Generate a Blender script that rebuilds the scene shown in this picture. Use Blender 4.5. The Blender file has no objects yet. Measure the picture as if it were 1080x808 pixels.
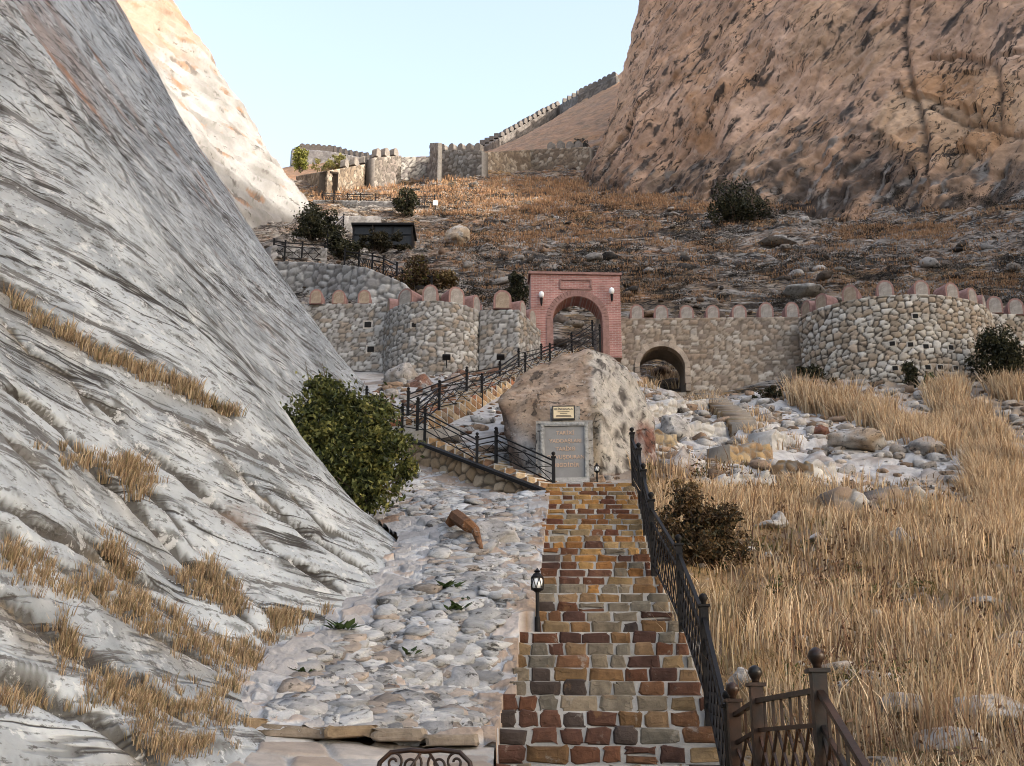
import bpy, math, random
import numpy as np
from mathutils import Vector
from mathutils.bvhtree import BVHTree

random.seed(7); RNG = np.random.default_rng(7)
SC = bpy.context.scene
COL = SC.collection
R = math.radians

# ------------------------------------------------------------------ camera, sky, sun, exposure
FPX, PITCH = 1250.0, R(18.5)
cam_data = bpy.data.cameras.new("camera")
cam = bpy.data.objects.new("camera", cam_data); COL.objects.link(cam)
cam_data.sensor_fit = 'HORIZONTAL'; cam_data.sensor_width = 36.0
cam_data.lens = 36.0 * FPX / 1080.0
cam_data.clip_start = 0.1; cam_data.clip_end = 3000
cam.location = (0, 0, 0); cam.rotation_euler = (math.pi/2 + PITCH, 0, 0)
SC.camera = cam

SUN_AZ, SUN_EL = R(116), R(23)          # azimuth from +y (view direction) towards +x
world = bpy.data.worlds.new("World"); SC.world = world; world.use_nodes = True
wn = world.node_tree; wn.nodes.clear()
sky = wn.nodes.new('ShaderNodeTexSky'); sky.sky_type = 'NISHITA'; sky.sun_disc = False
sky.sun_elevation = SUN_EL; sky.sun_rotation = SUN_AZ
sky.air_density = 1.0; sky.dust_density = 4.5; sky.ozone_density = 0.6
hs = wn.nodes.new('ShaderNodeHueSaturation'); hs.inputs['Saturation'].default_value = 0.74
bg = wn.nodes.new('ShaderNodeBackground'); bg.inputs['Strength'].default_value = 0.15
wo = wn.nodes.new('ShaderNodeOutputWorld')
wn.links.new(sky.outputs[0], hs.inputs['Color']); wn.links.new(hs.outputs[0], bg.inputs[0])
wn.links.new(bg.outputs[0], wo.inputs[0])
sd = bpy.data.lights.new("sun", 'SUN'); sd.energy = 2.0; sd.angle = R(0.6); sd.color = (1.0, 0.94, 0.85)
sun = bpy.data.objects.new("sun", sd); COL.objects.link(sun)
_sv = Vector((math.sin(SUN_AZ)*math.cos(SUN_EL), math.cos(SUN_AZ)*math.cos(SUN_EL), math.sin(SUN_EL)))
sun.rotation_euler = _sv.to_track_quat('Z', 'Y').to_euler(); sun.location = _sv*400
vs = SC.view_settings
vs.view_transform = 'Standard'; vs.look = 'None'; vs.gamma = 1.0; vs.use_curve_mapping = False
vs.exposure = 2.02
SC.render.engine = 'CYCLES'; SC.cycles.max_bounces = 6; SC.cycles.diffuse_bounces = 3
SC.cycles.use_denoising = True; SC.cycles.filter_width = 1.0

# ------------------------------------------------------------------ maths helpers
CP, SP = math.cos(PITCH), math.sin(PITCH)
def ray(u, v):
    X = (u-540)/FPX; Yc = (404-v)/FPX
    return Vector((X, CP - Yc*SP, SP + Yc*CP))
def P(u, v, Y):
    d = ray(u, v); return d*(Y/d.y)
def A(p): return np.array(p, float)

def _h(ix, iy, iz, seed=0):
    h = (ix.astype(np.int64)*374761393 + iy.astype(np.int64)*668265263 + iz.astype(np.int64)*2147483647 + seed*974634) & 0xffffffff
    h = ((h ^ (h >> 13))*1274126177) & 0xffffffff
    h = ((h ^ (h >> 16))*2246822519) & 0xffffffff
    h = h ^ (h >> 15)
    return h
def noise(p, seed=0):
    """gradient noise, p (...,3) -> about [-1,1]"""
    p = np.asarray(p, float); i = np.floor(p).astype(np.int64); f = p - i
    w = f*f*f*(f*(f*6-15)+10)
    out = 0.0
    for dx in (0, 1):
        for dy in (0, 1):
            for dz in (0, 1):
                h = _h(i[..., 0]+dx, i[..., 1]+dy, i[..., 2]+dz, seed)
                gx = (h & 1023)/511.5-1; gy = ((h >> 10) & 1023)/511.5-1; gz = ((h >> 20) & 1023)/511.5-1
                g = gx*(f[..., 0]-dx) + gy*(f[..., 1]-dy) + gz*(f[..., 2]-dz)
                out = out + g*(w[..., 0] if dx else 1-w[..., 0])*(w[..., 1] if dy else 1-w[..., 1])*(w[..., 2] if dz else 1-w[..., 2])
    return out*1.3
def fbm(p, octv=4, seed=0, gain=0.5, lac=2.03):
    p = np.asarray(p, float); a = 1.0; s = 0.0; n = 0
    for k in range(octv):
        s = s + a*noise(p, seed+k*17); n += a; a *= gain; p = p*lac
    return s/n*1.5
def ridged(p, octv=4, seed=0, gain=0.5):
    p = np.asarray(p, float); a = 1.0; s = 0.0; n = 0
    for k in range(octv):
        s = s + a*(1-np.abs(noise(p, seed+k*13))*2); n += a; a *= gain; p = p*2.07
    return s/n
def worley(x, y, seed=0, jit=0.9):
    """2-D cellular noise: F1, F2-F1 edge measure, id (0..1), second id, offset to the cell point"""
    ix = np.floor(x).astype(np.int64); iy = np.floor(y).astype(np.int64)
    f1 = np.full(x.shape, 9.0); f2 = np.full(x.shape, 9.0)
    idn = np.zeros(x.shape, np.int64); ox = np.zeros(x.shape); oy = np.zeros(x.shape)
    for dx in (-1, 0, 1):
        for dy in (-1, 0, 1):
            cx, cy = ix+dx, iy+dy
            h = _h(cx, cy, cx*0, seed)
            px = cx + 0.5 + jit*(((h & 1023)/1023)-0.5); py = cy + 0.5 + jit*((((h >> 10) & 1023)/1023)-0.5)
            ddx, ddy = x-px, y-py
            d = np.sqrt(ddx*ddx+ddy*ddy)
            c = d < f1
            f2 = np.where(c, f1, np.minimum(f2, d))
            f1 = np.where(c, d, f1); idn = np.where(c, h, idn); ox = np.where(c, ddx, ox); oy = np.where(c, ddy, oy)
    return f1, f2-f1, (idn >> 3 & 1023)/1023.0, (idn >> 13 & 1023)/1023.0, ox, oy
def sstep(a, b, x):
    t = np.clip((x-a)/(b-a), 0, 1); return t*t*(3-2*t)
def mixc(a, b, t):
    return np.asarray(a)*(1-t[..., None]) + np.asarray(b)*t[..., None]
def interp_poly(pts, t):
    """Catmull-Rom through pts (n,k) at t in [0,n-1]"""
    pts = np.asarray(pts, float); n = len(pts)
    t = np.clip(np.asarray(t, float), 0, n-1-1e-9); i = np.floor(t).astype(int); f = (t-i)[..., None]
    p0 = pts[np.clip(i-1, 0, n-1)]; p1 = pts[i]; p2 = pts[np.clip(i+1, 0, n-1)]; p3 = pts[np.clip(i+2, 0, n-1)]
    return 0.5*(2*p1 + (p2-p0)*f + (2*p0-5*p1+4*p2-p3)*f**2 + (3*p1-p0-3*p2+p3)*f**3)

# ------------------------------------------------------------------ object helpers
def tag(o, label=None, cat=None, group=None, kind=None):
    if label: o['label'] = label
    if cat: o['category'] = cat
    if group: o['group'] = group
    if cat and not kind: kind = 'thing'
    if kind: o['kind'] = kind
    return o
def empty(name, loc, label=None, cat=None, group=None, rz=0.0):
    o = bpy.data.objects.new(name, None); COL.objects.link(o)
    o.location = loc; o.rotation_euler = (0, 0, rz); o.empty_display_size = 0.2
    return tag(o, label, cat, group)
def link(name, me, mat=None, parent=None, loc=None):
    o = bpy.data.objects.new(name, me); COL.objects.link(o)
    for m in (mat if isinstance(mat, (list, tuple)) else [mat]):
        if m is not None: me.materials.append(m)
    if parent is not None: o.parent = parent
    if loc is not None: o.location = loc
    return o
def np_mesh(name, V, F, cols=None, smooth=False, mi=None, uv=None):
    """V (n,3); F (m,3|4) int array, or a list of such arrays"""
    V = np.asarray(V, np.float32)
    Fs = F if isinstance(F, list) else [F]
    Fs = [np.asarray(f, np.int32) for f in Fs if len(f)]
    me = bpy.data.meshes.new(name)
    me.vertices.add(len(V)); me.vertices.foreach_set('co', V.ravel())
    nl = sum(f.size for f in Fs); nf = sum(len(f) for f in Fs)
    me.loops.add(nl); me.loops.foreach_set('vertex_index', np.concatenate([f.ravel() for f in Fs]))
    me.polygons.add(nf)
    tot = np.concatenate([np.full(len(f), f.shape[1], np.int32) for f in Fs])
    st = np.concatenate([[0], np.cumsum(tot)[:-1]]).astype(np.int32)
    me.polygons.foreach_set('loop_start', st); me.polygons.foreach_set('loop_total', tot)
    if smooth: me.polygons.foreach_set('use_smooth', np.ones(nf, bool))
    if mi is not None: me.polygons.foreach_set('material_index', np.asarray(mi, np.int32))
    if cols is not None:
        at = me.color_attributes.new('Col', 'FLOAT_COLOR', 'POINT')
        c = np.ones((len(V), 4), np.float32); c[:, :3] = np.clip(cols, 0, 1); at.data.foreach_set('color', c.ravel())
    if uv is not None:
        ul = me.uv_layers.new(name='grain'); lv = np.concatenate([f.ravel() for f in Fs]); ul.data.foreach_set('uv', np.asarray(uv, np.float32)[lv].ravel())
    me.update(calc_edges=True); me.validate()
    return me
def grid_faces(ny, nx, flip=False):
    i = np.arange(ny*nx).reshape(ny, nx)
    a, b, c, d = i[:-1, :-1].ravel(), i[:-1, 1:].ravel(), i[1:, 1:].ravel(), i[1:, :-1].ravel()
    return np.stack([a, d, c, b] if flip else [a, b, c, d], 1)
def grid_normals(G):
    du = np.gradient(G, axis=1); dv = np.gradient(G, axis=0)
    n = np.cross(du, dv); return n/np.maximum(np.linalg.norm(n, axis=2, keepdims=True), 1e-9)

class MB:
    """collects simple solids into one mesh"""
    def __init__(s): s.V = []; s.F = []; s.M = []; s.n = 0; s.C = []
    def add(s, V, F, mi=0, col=None):
        V = np.asarray(V, float); s.V.append(V)
        for f in F: s.F.append([i+s.n for i in f]); s.M.append(mi)
        if col is not None: s.C.append(np.tile(np.asarray(col, float), (len(V), 1)))
        else: s.C.append(np.ones((len(V), 3)))
        s.n += len(V); return s
    def box(s, c, size, rot=None, mi=0, col=None, taper=1.0, ch=0.0):
        x, y, z = [q/2 for q in size]
        if ch > 0:
            V = []
            for sz in (-1, 1):
                for zz, k in (((-1)*z, 1), ((-1)*z+ch, 0)) if sz < 0 else ((z-ch, 0), (z, 1)):
                    xx, yy = x-(ch if k else 0), y-(ch if k else 0)
                    V += [(-xx, -yy, zz), (xx, -yy, zz), (xx, yy, zz), (-xx, yy, zz)]
            F = [(3, 2, 1, 0), (12, 13, 14, 15)]
            for k in range(3):
                for j in range(4): F.append((k*4+j, k*4+(j+1) % 4, k*4+4+(j+1) % 4, k*4+4+j))
        else:
            V = [(-x, -y, -z), (x, -y, -z), (x, y, -z), (-x, y, -z), (-x*taper, -y*taper, z), (x*taper, -y*taper, z), (x*taper, y*taper, z), (-x*taper, y*taper, z)]
            F = [(3, 2, 1, 0), (4, 5, 6, 7), (0, 1, 5, 4), (1, 2, 6, 5), (2, 3, 7, 6), (3, 0, 4, 7)]
        V = np.array(V)
        if rot is not None: V = V @ np.asarray(rot).T
        return s.add(V + A(c), F, mi, col)
    def bar(s, a, b, w, h=None, mi=0, up=(0, 0, 1), col=None):
        a, b = A(a), A(b); h = h or w; d = b-a; L = np.linalg.norm(d)
        if L < 1e-6: return s
        d = d/L; up = A(up)
        if abs(d @ up) > 0.98: up = A((0, 1, 0))
        sx = np.cross(d, up); sx /= np.linalg.norm(sx); sy = np.cross(sx, d)
        Rm = np.stack([sx, d, sy], 1)
        return s.box((a+b)/2, (w, L, h), Rm, mi, col)
    def tube(s, pts, r, n=8, mi=0, col=None, cap=True):
        pts = [A(p) for p in pts]; rr = r if hasattr(r, '__len__') else [r]*len(pts)
        V = []; prev = None
        for i, p in enumerate(pts):
            d = pts[min(i+1, len(pts)-1)] - pts[max(i-1, 0)]; d = d/max(np.linalg.norm(d), 1e-9)
            if prev is None:
                up = A((0, 0, 1)) if abs(d[2]) < .9 else A((1, 0, 0)); x = np.cross(up, d)
            else: x = prev - d*(prev @ d)
            x /= max(np.linalg.norm(x), 1e-9); prev = x; y = np.cross(d, x)
            for k in range(n):
                a = 2*math.pi*k/n; V.append(p + rr[i]*(x*math.cos(a)+y*math.sin(a)))
        F = []
        for i in range(len(pts)-1):
            for k in range(n): F.append((i*n+k, i*n+(k+1) % n, (i+1)*n+(k+1) % n, (i+1)*n+k))
        if cap:
            F.append(tuple(range(n-1, -1, -1))); m = (len(pts)-1)*n; F.append(tuple(range(m, m+n)))
        return s.add(V, F, mi, col)
    def lathe(s, c, prof, n=12, mi=0, col=None):
        c = A(c); return s.tube([c + A((0, 0, z)) for r, z in prof], [r for r, z in prof], n, mi, col)
    def prism(s, poly, y0, y1, mi=0, mi_front=None, col=None):
        """poly: (x,z) counter-clockwise seen from -y; extruded from y0 (front) to y1"""
        n = len(poly); V = [(x, y0, z) for x, z in poly] + [(x, y1, z) for x, z in poly]
        F = [(i, i+n, (i+1) % n + n, (i+1) % n) for i in range(n)]
        s.add(V, F, mi, col)
        s.add([(x, y0, z) for x, z in poly], [tuple(range(n))], mi if mi_front is None else mi_front, col)
        s.add([(x, y1, z) for x, z in poly], [tuple(range(n-1, -1, -1))], mi, col)
        return s
    def build(s, name, mat, parent=None, loc=None, smooth=False, bevel=0.0):
        me = bpy.data.meshes.new(name)
        V = np.concatenate(s.V); me.from_pydata(V.tolist(), [], s.F)
        me.polygons.foreach_set('material_index', np.array(s.M, np.int32))
        if smooth: me.polygons.foreach_set('use_smooth', np.ones(len(s.F), bool))
        at = me.color_attributes.new('Col', 'FLOAT_COLOR', 'POINT')
        c = np.ones((len(V), 4), np.float32); c[:, :3] = np.concatenate(s.C); at.data.foreach_set('color', c.ravel())
        me.update()
        o = link(name, me, mat, parent, loc)
        if bevel:
            bv = o.modifiers.new('edge', 'BEVEL'); bv.width = bevel; bv.segments = 2; bv.limit_method = 'ANGLE'
        return o

# ------------------------------------------------------------------ materials
def mat_new(name):
    m = bpy.data.materials.new(name); m.use_nodes = True; nt = m.node_tree; nt.nodes.clear()
    out = nt.nodes.new('ShaderNodeOutputMaterial'); b = nt.nodes.new('ShaderNodeBsdfPrincipled')
    nt.links.new(b.outputs[0], out.inputs[0])
    b.inputs['Specular IOR Level'].default_value = 0.25
    return m, nt, b
def N(nt, t, **kw):
    n = nt.nodes.new(t)
    for k, v in kw.items():
        if k in n.inputs.keys(): n.inputs[k].default_value = v
        else: setattr(n, k, v)
    return n
def mat_vcol(name, rough=0.9, nscale=3.0, namt=0.25, bscale=8.0, bump=0.4, bdist=0.05, stretch=None, spots=None, spec=0.2, fine=None):
    """colour from the mesh's Col attribute, varied by noise; bump from noise. spots=(scale, threshold, colour, amount)"""
    m, nt, b = mat_new(name); L = nt.links.new
    b.inputs['Roughness'].default_value = rough; b.inputs['Specular IOR Level'].default_value = spec
    at = N(nt, 'ShaderNodeAttribute', attribute_name='Col')
    tc = N(nt, 'ShaderNodeTexCoord'); vec = tc.outputs['Object']
    if stretch:
        mp = N(nt, 'ShaderNodeMapping'); mp.inputs['Rotation'].default_value = stretch[1]; mp.inputs['Scale'].default_value = stretch[0]
        L(vec, mp.inputs[0]); vec = mp.outputs[0]
    n1 = N(nt, 'ShaderNodeTexNoise', Scale=nscale, Detail=8.0, Roughness=0.65); L(vec, n1.inputs['Vector'])
    mr = N(nt, 'ShaderNodeMapRange'); mr.inputs['From Min'].default_value = 0.3; mr.inputs['From Max'].default_value = 0.7
    mr.inputs['To Min'].default_value = 1-namt; mr.inputs['To Max'].default_value = 1+namt; L(n1.outputs[0], mr.inputs[0])
    mul = N(nt, 'ShaderNodeVectorMath', operation='SCALE'); L(at.outputs['Color'], mul.inputs[0]); L(mr.outputs[0], mul.inputs['Scale'])
    colr = mul.outputs[0]
    if spots:
        for sc_, th, c_, am in spots:
            ns = N(nt, 'ShaderNodeTexNoise', Scale=sc_, Detail=6.0, Roughness=0.7); L(vec, ns.inputs['Vector'])
            m2 = N(nt, 'ShaderNodeMapRange'); m2.inputs['From Min'].default_value = th; m2.inputs['From Max'].default_value = th+0.06
            m2.inputs['To Max'].default_value = am; L(ns.outputs[0], m2.inputs[0])
            mx = N(nt, 'ShaderNodeMix', data_type='RGBA'); L(m2.outputs[0], mx.inputs[0]); L(colr, mx.inputs[6]); mx.inputs[7].default_value = (*c_, 1)
            colr = mx.outputs[2]
    L(colr, b.inputs['Base Color'])
    n2 = N(nt, 'ShaderNodeTexNoise', Scale=bscale, Detail=10.0, Roughness=0.7); L(vec, n2.inputs['Vector'])
    bp = N(nt, 'ShaderNodeBump', Strength=bump, Distance=bdist); L(n2.outputs[0], bp.inputs['Height'])
    L(bp.outputs[0], b.inputs['Normal'])
    return m
def mat_plain(name, col, rough=0.6, metal=0.0, namt=0.15, nscale=6.0, bump=0.15, bscale=20.0, bdist=0.01, second=None, spec=0.4):
    m, nt, b = mat_new(name); L = nt.links.new
    b.inputs['Roughness'].default_value = rough; b.inputs['Metallic'].default_value = metal; b.inputs['Specular IOR Level'].default_value = spec
    tc = N(nt, 'ShaderNodeTexCoord'); n1 = N(nt, 'ShaderNodeTexNoise', Scale=nscale, Detail=6.0, Roughness=0.6); L(tc.outputs['Object'], n1.inputs['Vector'])
    c2 = second or tuple(c*(1-namt) for c in col); c1 = col if second else tuple(min(1, c*(1+namt)) for c in col)
    mr = N(nt, 'ShaderNodeMapRange'); mr.inputs['From Min'].default_value = 0.35; mr.inputs['From Max'].default_value = 0.65; L(n1.outputs[0], mr.inputs[0])
    mx = N(nt, 'ShaderNodeMix', data_type='RGBA'); L(mr.outputs[0], mx.inputs[0]); mx.inputs[6].default_value = (*c1, 1); mx.inputs[7].default_value = (*c2, 1)
    L(mx.outputs[2], b.inputs['Base Color'])
    n2 = N(nt, 'ShaderNodeTexNoise', Scale=bscale, Detail=6.0); L(tc.outputs['Object'], n2.inputs['Vector'])
    bp = N(nt, 'ShaderNodeBump', Strength=bump, Distance=bdist); L(n2.outputs[0], bp.inputs['Height']); L(bp.outputs[0], b.inputs['Normal'])
    return m
def mat_leaf(name, rough=0.6, trans=0.25):
    """leaf / blade material: Col attribute, slight translucency"""
    m, nt, b = mat_new(name); L = nt.links.new
    at = N(nt, 'ShaderNodeAttribute', attribute_name='Col'); L(at.outputs['Color'], b.inputs['Base Color'])
    b.inputs['Roughness'].default_value = rough; b.inputs['Specular IOR Level'].default_value = 0.2
    tr = N(nt, 'ShaderNodeBsdfTranslucent'); L(at.outputs['Color'], tr.inputs['Color'])
    mx = N(nt, 'ShaderNodeMixShader', Fac=trans); L(b.outputs[0], mx.inputs[1]); L(tr.outputs[0], mx.inputs[2])
    out = [n for n in nt.nodes if n.type == 'OUTPUT_MATERIAL'][0]; L(mx.outputs[0], out.inputs[0])
    return m
def mat_rock(name, uv=None, sc=(1, 1, 1), var=.35, vscale=1.5, flecks=(), bump=.6, bdist=.1, bscale=6.0, rough=.92, indent=.5, lines=(), warp=.6):
    """rock: Col attribute x several scales of noise, dark and pale flecks with their own shapes, bump. uv: name of a UV map along the rock's grain"""
    m, nt, b = mat_new(name); L = nt.links.new
    b.inputs['Roughness'].default_value = rough; b.inputs['Specular IOR Level'].default_value = .2
    at = N(nt, 'ShaderNodeAttribute', attribute_name='Col')
    if uv: vec0 = N(nt, 'ShaderNodeUVMap', uv_map=uv).outputs[0]
    else: vec0 = N(nt, 'ShaderNodeTexCoord').outputs['Object']
    mp = N(nt, 'ShaderNodeMapping'); mp.inputs['Scale'].default_value = sc; L(vec0, mp.inputs[0]); vec = mp.outputs[0]
    wn_ = N(nt, 'ShaderNodeTexNoise', Scale=.9, Detail=3.0); L(vec, wn_.inputs['Vector'])
    wv = N(nt, 'ShaderNodeVectorMath', operation='MULTIPLY_ADD'); L(wn_.outputs['Color'], wv.inputs[0]); wv.inputs[1].default_value = (warp, warp, warp); L(vec, wv.inputs[2]); vec = wv.outputs[0]
    n1 = N(nt, 'ShaderNodeTexNoise', Scale=vscale, Detail=12.0, Roughness=.72); L(vec, n1.inputs['Vector'])
    mr = N(nt, 'ShaderNodeMapRange'); mr.inputs['From Min'].default_value = .28; mr.inputs['From Max'].default_value = .72; mr.inputs['To Min'].default_value = 1-var; mr.inputs['To Max'].default_value = 1+var; L(n1.outputs[0], mr.inputs[0])
    ml = N(nt, 'ShaderNodeVectorMath', operation='SCALE'); L(at.outputs['Color'], ml.inputs[0]); L(mr.outputs[0], ml.inputs['Scale'])
    col = ml.outputs[0]
    nb = N(nt, 'ShaderNodeTexNoise', Scale=bscale, Detail=12.0, Roughness=.75); L(vec, nb.inputs['Vector']); hgt = nb.outputs[0]
    for i, (fs, st, th, wd, c_, am) in enumerate(flecks):
        m2 = N(nt, 'ShaderNodeMapping'); m2.inputs['Scale'].default_value = (st[0]*fs, st[1]*fs, st[2]*fs); m2.inputs['Location'].default_value = (3.7*i, 1.3*i, 9.1*i); L(vec, m2.inputs[0])
        nf = N(nt, 'ShaderNodeTexNoise', Scale=1.0, Detail=8.0, Roughness=.66); L(m2.outputs[0], nf.inputs['Vector'])
        m3 = N(nt, 'ShaderNodeMapRange'); m3.inputs['From Min'].default_value = th; m3.inputs['From Max'].default_value = th+wd; m3.inputs['To Max'].default_value = am; L(nf.outputs[0], m3.inputs[0])
        mx = N(nt, 'ShaderNodeMix', data_type='RGBA'); L(m3.outputs[0], mx.inputs[0]); L(col, mx.inputs[6]); mx.inputs[7].default_value = (*c_, 1); col = mx.outputs[2]
        if indent:
            ma = N(nt, 'ShaderNodeMath', operation='MULTIPLY_ADD'); L(m3.outputs[0], ma.inputs[0]); ma.inputs[1].default_value = -indent if sum(c_) < .4 else indent*.3; L(hgt, ma.inputs[2]); hgt = ma.outputs[0]
    for i, (ls, st, wd, c_, am, mth) in enumerate(lines):     # thin joints: contour lines of stretched noise, broken up by a second noise
        m2 = N(nt, 'ShaderNodeMapping'); m2.inputs['Scale'].default_value = (st[0]*ls, st[1]*ls, st[2]*ls); m2.inputs['Location'].default_value = (11.7*i, 5.3*i, 2.1*i); L(vec, m2.inputs[0])
        nf = N(nt, 'ShaderNodeTexNoise', Scale=1.0, Detail=5.0, Roughness=.55); L(m2.outputs[0], nf.inputs['Vector'])
        sb = N(nt, 'ShaderNodeMath', operation='SUBTRACT'); L(nf.outputs[0], sb.inputs[0]); sb.inputs[1].default_value = .5
        ab = N(nt, 'ShaderNodeMath', operation='ABSOLUTE'); L(sb.outputs[0], ab.inputs[0])
        m3 = N(nt, 'ShaderNodeMapRange'); m3.inputs['From Min'].default_value = wd; m3.inputs['From Max'].default_value = wd*.25; L(ab.outputs[0], m3.inputs[0])
        nm = N(nt, 'ShaderNodeTexNoise', Scale=.5*ls, Detail=4.0); L(vec, nm.inputs['Vector'])
        m4 = N(nt, 'ShaderNodeMapRange'); m4.inputs['From Min'].default_value = mth; m4.inputs['From Max'].default_value = mth+.08; m4.inputs['To Max'].default_value = am; L(nm.outputs[0], m4.inputs[0])
        mm = N(nt, 'ShaderNodeMath', operation='MULTIPLY'); L(m3.outputs[0], mm.inputs[0]); L(m4.outputs[0], mm.inputs[1])
        mx = N(nt, 'ShaderNodeMix', data_type='RGBA'); L(mm.outputs[0], mx.inputs[0]); L(col, mx.inputs[6]); mx.inputs[7].default_value = (*c_, 1); col = mx.outputs[2]
        ma = N(nt, 'ShaderNodeMath', operation='MULTIPLY_ADD'); L(mm.outputs[0], ma.inputs[0]); ma.inputs[1].default_value = -1.2; L(hgt, ma.inputs[2]); hgt = ma.outputs[0]
    L(col, b.inputs['Base Color'])
    bp = N(nt, 'ShaderNodeBump', Strength=bump, Distance=bdist); L(hgt, bp.inputs['Height']); L(bp.outputs[0], b.inputs['Normal'])
    return m

# ------------------------------------------------------------------ terrain height field
CTRL = [(0,-6,-2.4),(-9,-6,-1.6),(9,-6,-2.2),(25,-6,1),(0,2,-1.65),(5,2,-1.4),(-3,2,-1.6),(0,6,-0.95),(3.5,5.5,-0.6),(-2,6,-.8),
        (0,9.6,-.28),(-2,9.4,-.25),(2.6,9.4,-.15),(0,12,0.3),(1.8,12,.3),(1.0,16.5,2.35),(1.2,21.5,4.6),(2.2,17,2.4)]
def cp(*a):
    for u, v, Y in a: CTRL.append(tuple(P(u, v, Y)))
cp((900,830,8.5),(1000,830,8.6),(1120,815,9),(1250,800,9),(830,740,12),(950,720,13),(1080,720,13.5),(770,640,16.5),(900,640,17),(1080,640,17.5),(1250,640,17),
   (710,545,21.5),(800,570,21.5),(950,570,22),(1100,570,23),(720,500,26),(830,515,26),(950,515,28),(1080,500,29),(1250,500,28),
   (700,465,32),(770,460,33),(900,465,34.5),(1000,465,35),(1100,445,36.5),(700,424,41.0),(700,415,44.2),(700,411,46.5),(780,420,42.5),(780,409,44.6),(850,410,42),(950,416,40.5),(1040,408,42),(1150,400,42),(1300,400,42))
# left path (a little below the rubble sheet)
cp((530,800,10.2),(400,800,10.2),(260,795,10),(560,660,14),(400,655,14.3),(330,665,14.0),(560,590,17.5),(420,575,18.8),(560,535,21.6),(480,530,22.5),(430,510,24.5),(380,545,22))
# second and third flights, knoll under the monument
cp((575,528,22.9),(500,500,25.5),(435,476,28),(400,455,30),(640,500,25.5),(560,455,29.5),(480,420,34),(560,395,38),(640,372,43),(600,372,43.5),(460,398,40),(400,398,42),(520,398,42),(680,405,43))
# hillside above the wall
cp((450,335,50),(560,330,52),(700,330,52),(850,325,52),(1000,318,52),(1120,315,52),(1300,310,50),
   (320,300,58),(420,290,64),(560,290,68),(700,290,70),(850,285,68),(1000,280,66),(1120,270,64),
   (310,255,86),(400,255,92),(470,255,94),(560,250,96),(700,245,96),(850,240,92),(1000,230,86),(1100,215,80),
   (300,215,112),(400,208,118),(480,200,122),(560,195,126),(640,195,126),(720,200,118),(850,200,104),
   (330,196,134),(400,190,136),(480,184,138),(560,176,138),(620,176,134),
   (330,195,158),(420,190,160),(470,174,170),(515,164,188),(570,142,198),(610,121,206),(650,102,212),(700,76,220),
   (310,181,188),(350,181,192),(395,181,190),(440,182,182))
CTRL += [(-60,40,10),(-60,100,50),(-70,150,70),(-60,210,76),(-20,250,70),(20,250,80),(70,240,95),(100,160,90),(80,90,60),(110,50,45),(110,0,30),(110,-60,25),(60,20,12),(60,-50,6),(40,0,3),(45,45,22),(60,60,36),(-40,10,2),(-40,-40,-2),(0,-60,-6)]
CTRL = np.array(CTRL)
def _tps(r2): return np.where(r2 > 1e-9, 0.5*r2*np.log(np.maximum(r2, 1e-9)), 0)
_S = 40.0
_X = CTRL[:, :2]/_S; _n = len(_X)
_K = _tps(((_X[:, None]-_X[None])**2).sum(2)) + np.eye(_n)*2e-4
_Pm = np.concatenate([np.ones((_n, 1)), _X], 1)
_Am = np.block([[_K, _Pm], [_Pm.T, np.zeros((3, 3))]])
_W = np.linalg.solve(_Am, np.concatenate([CTRL[:, 2], np.zeros(3)]))
def tz(x, y):
    x = np.asarray(x, float)/_S; y = np.asarray(y, float)/_S
    out = _W[_n] + _W[_n+1]*x + _W[_n+2]*y
    for k in range(_n): out = out + _W[k]*_tps((x-_X[k, 0])**2 + (y-_X[k, 1])**2)
    return out

# ------------------------------------------------------------------ stair geometry (shared with the terrain so that it stays below)
NST = 32
ST_B, ST_T = A(P(643, 806, 10.6)), A(P(626, 509, 22.4))
def st_frac(y): return np.clip((np.asarray(y)-ST_B[1])/(ST_T[1]-ST_B[1]), 0, 1)
def st_mid(y): return ST_B[0] + (ST_T[0]-ST_B[0])*st_frac(y)
def st_z(y): return ST_B[2] + (ST_T[2]-ST_B[2])*st_frac(y)

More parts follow.
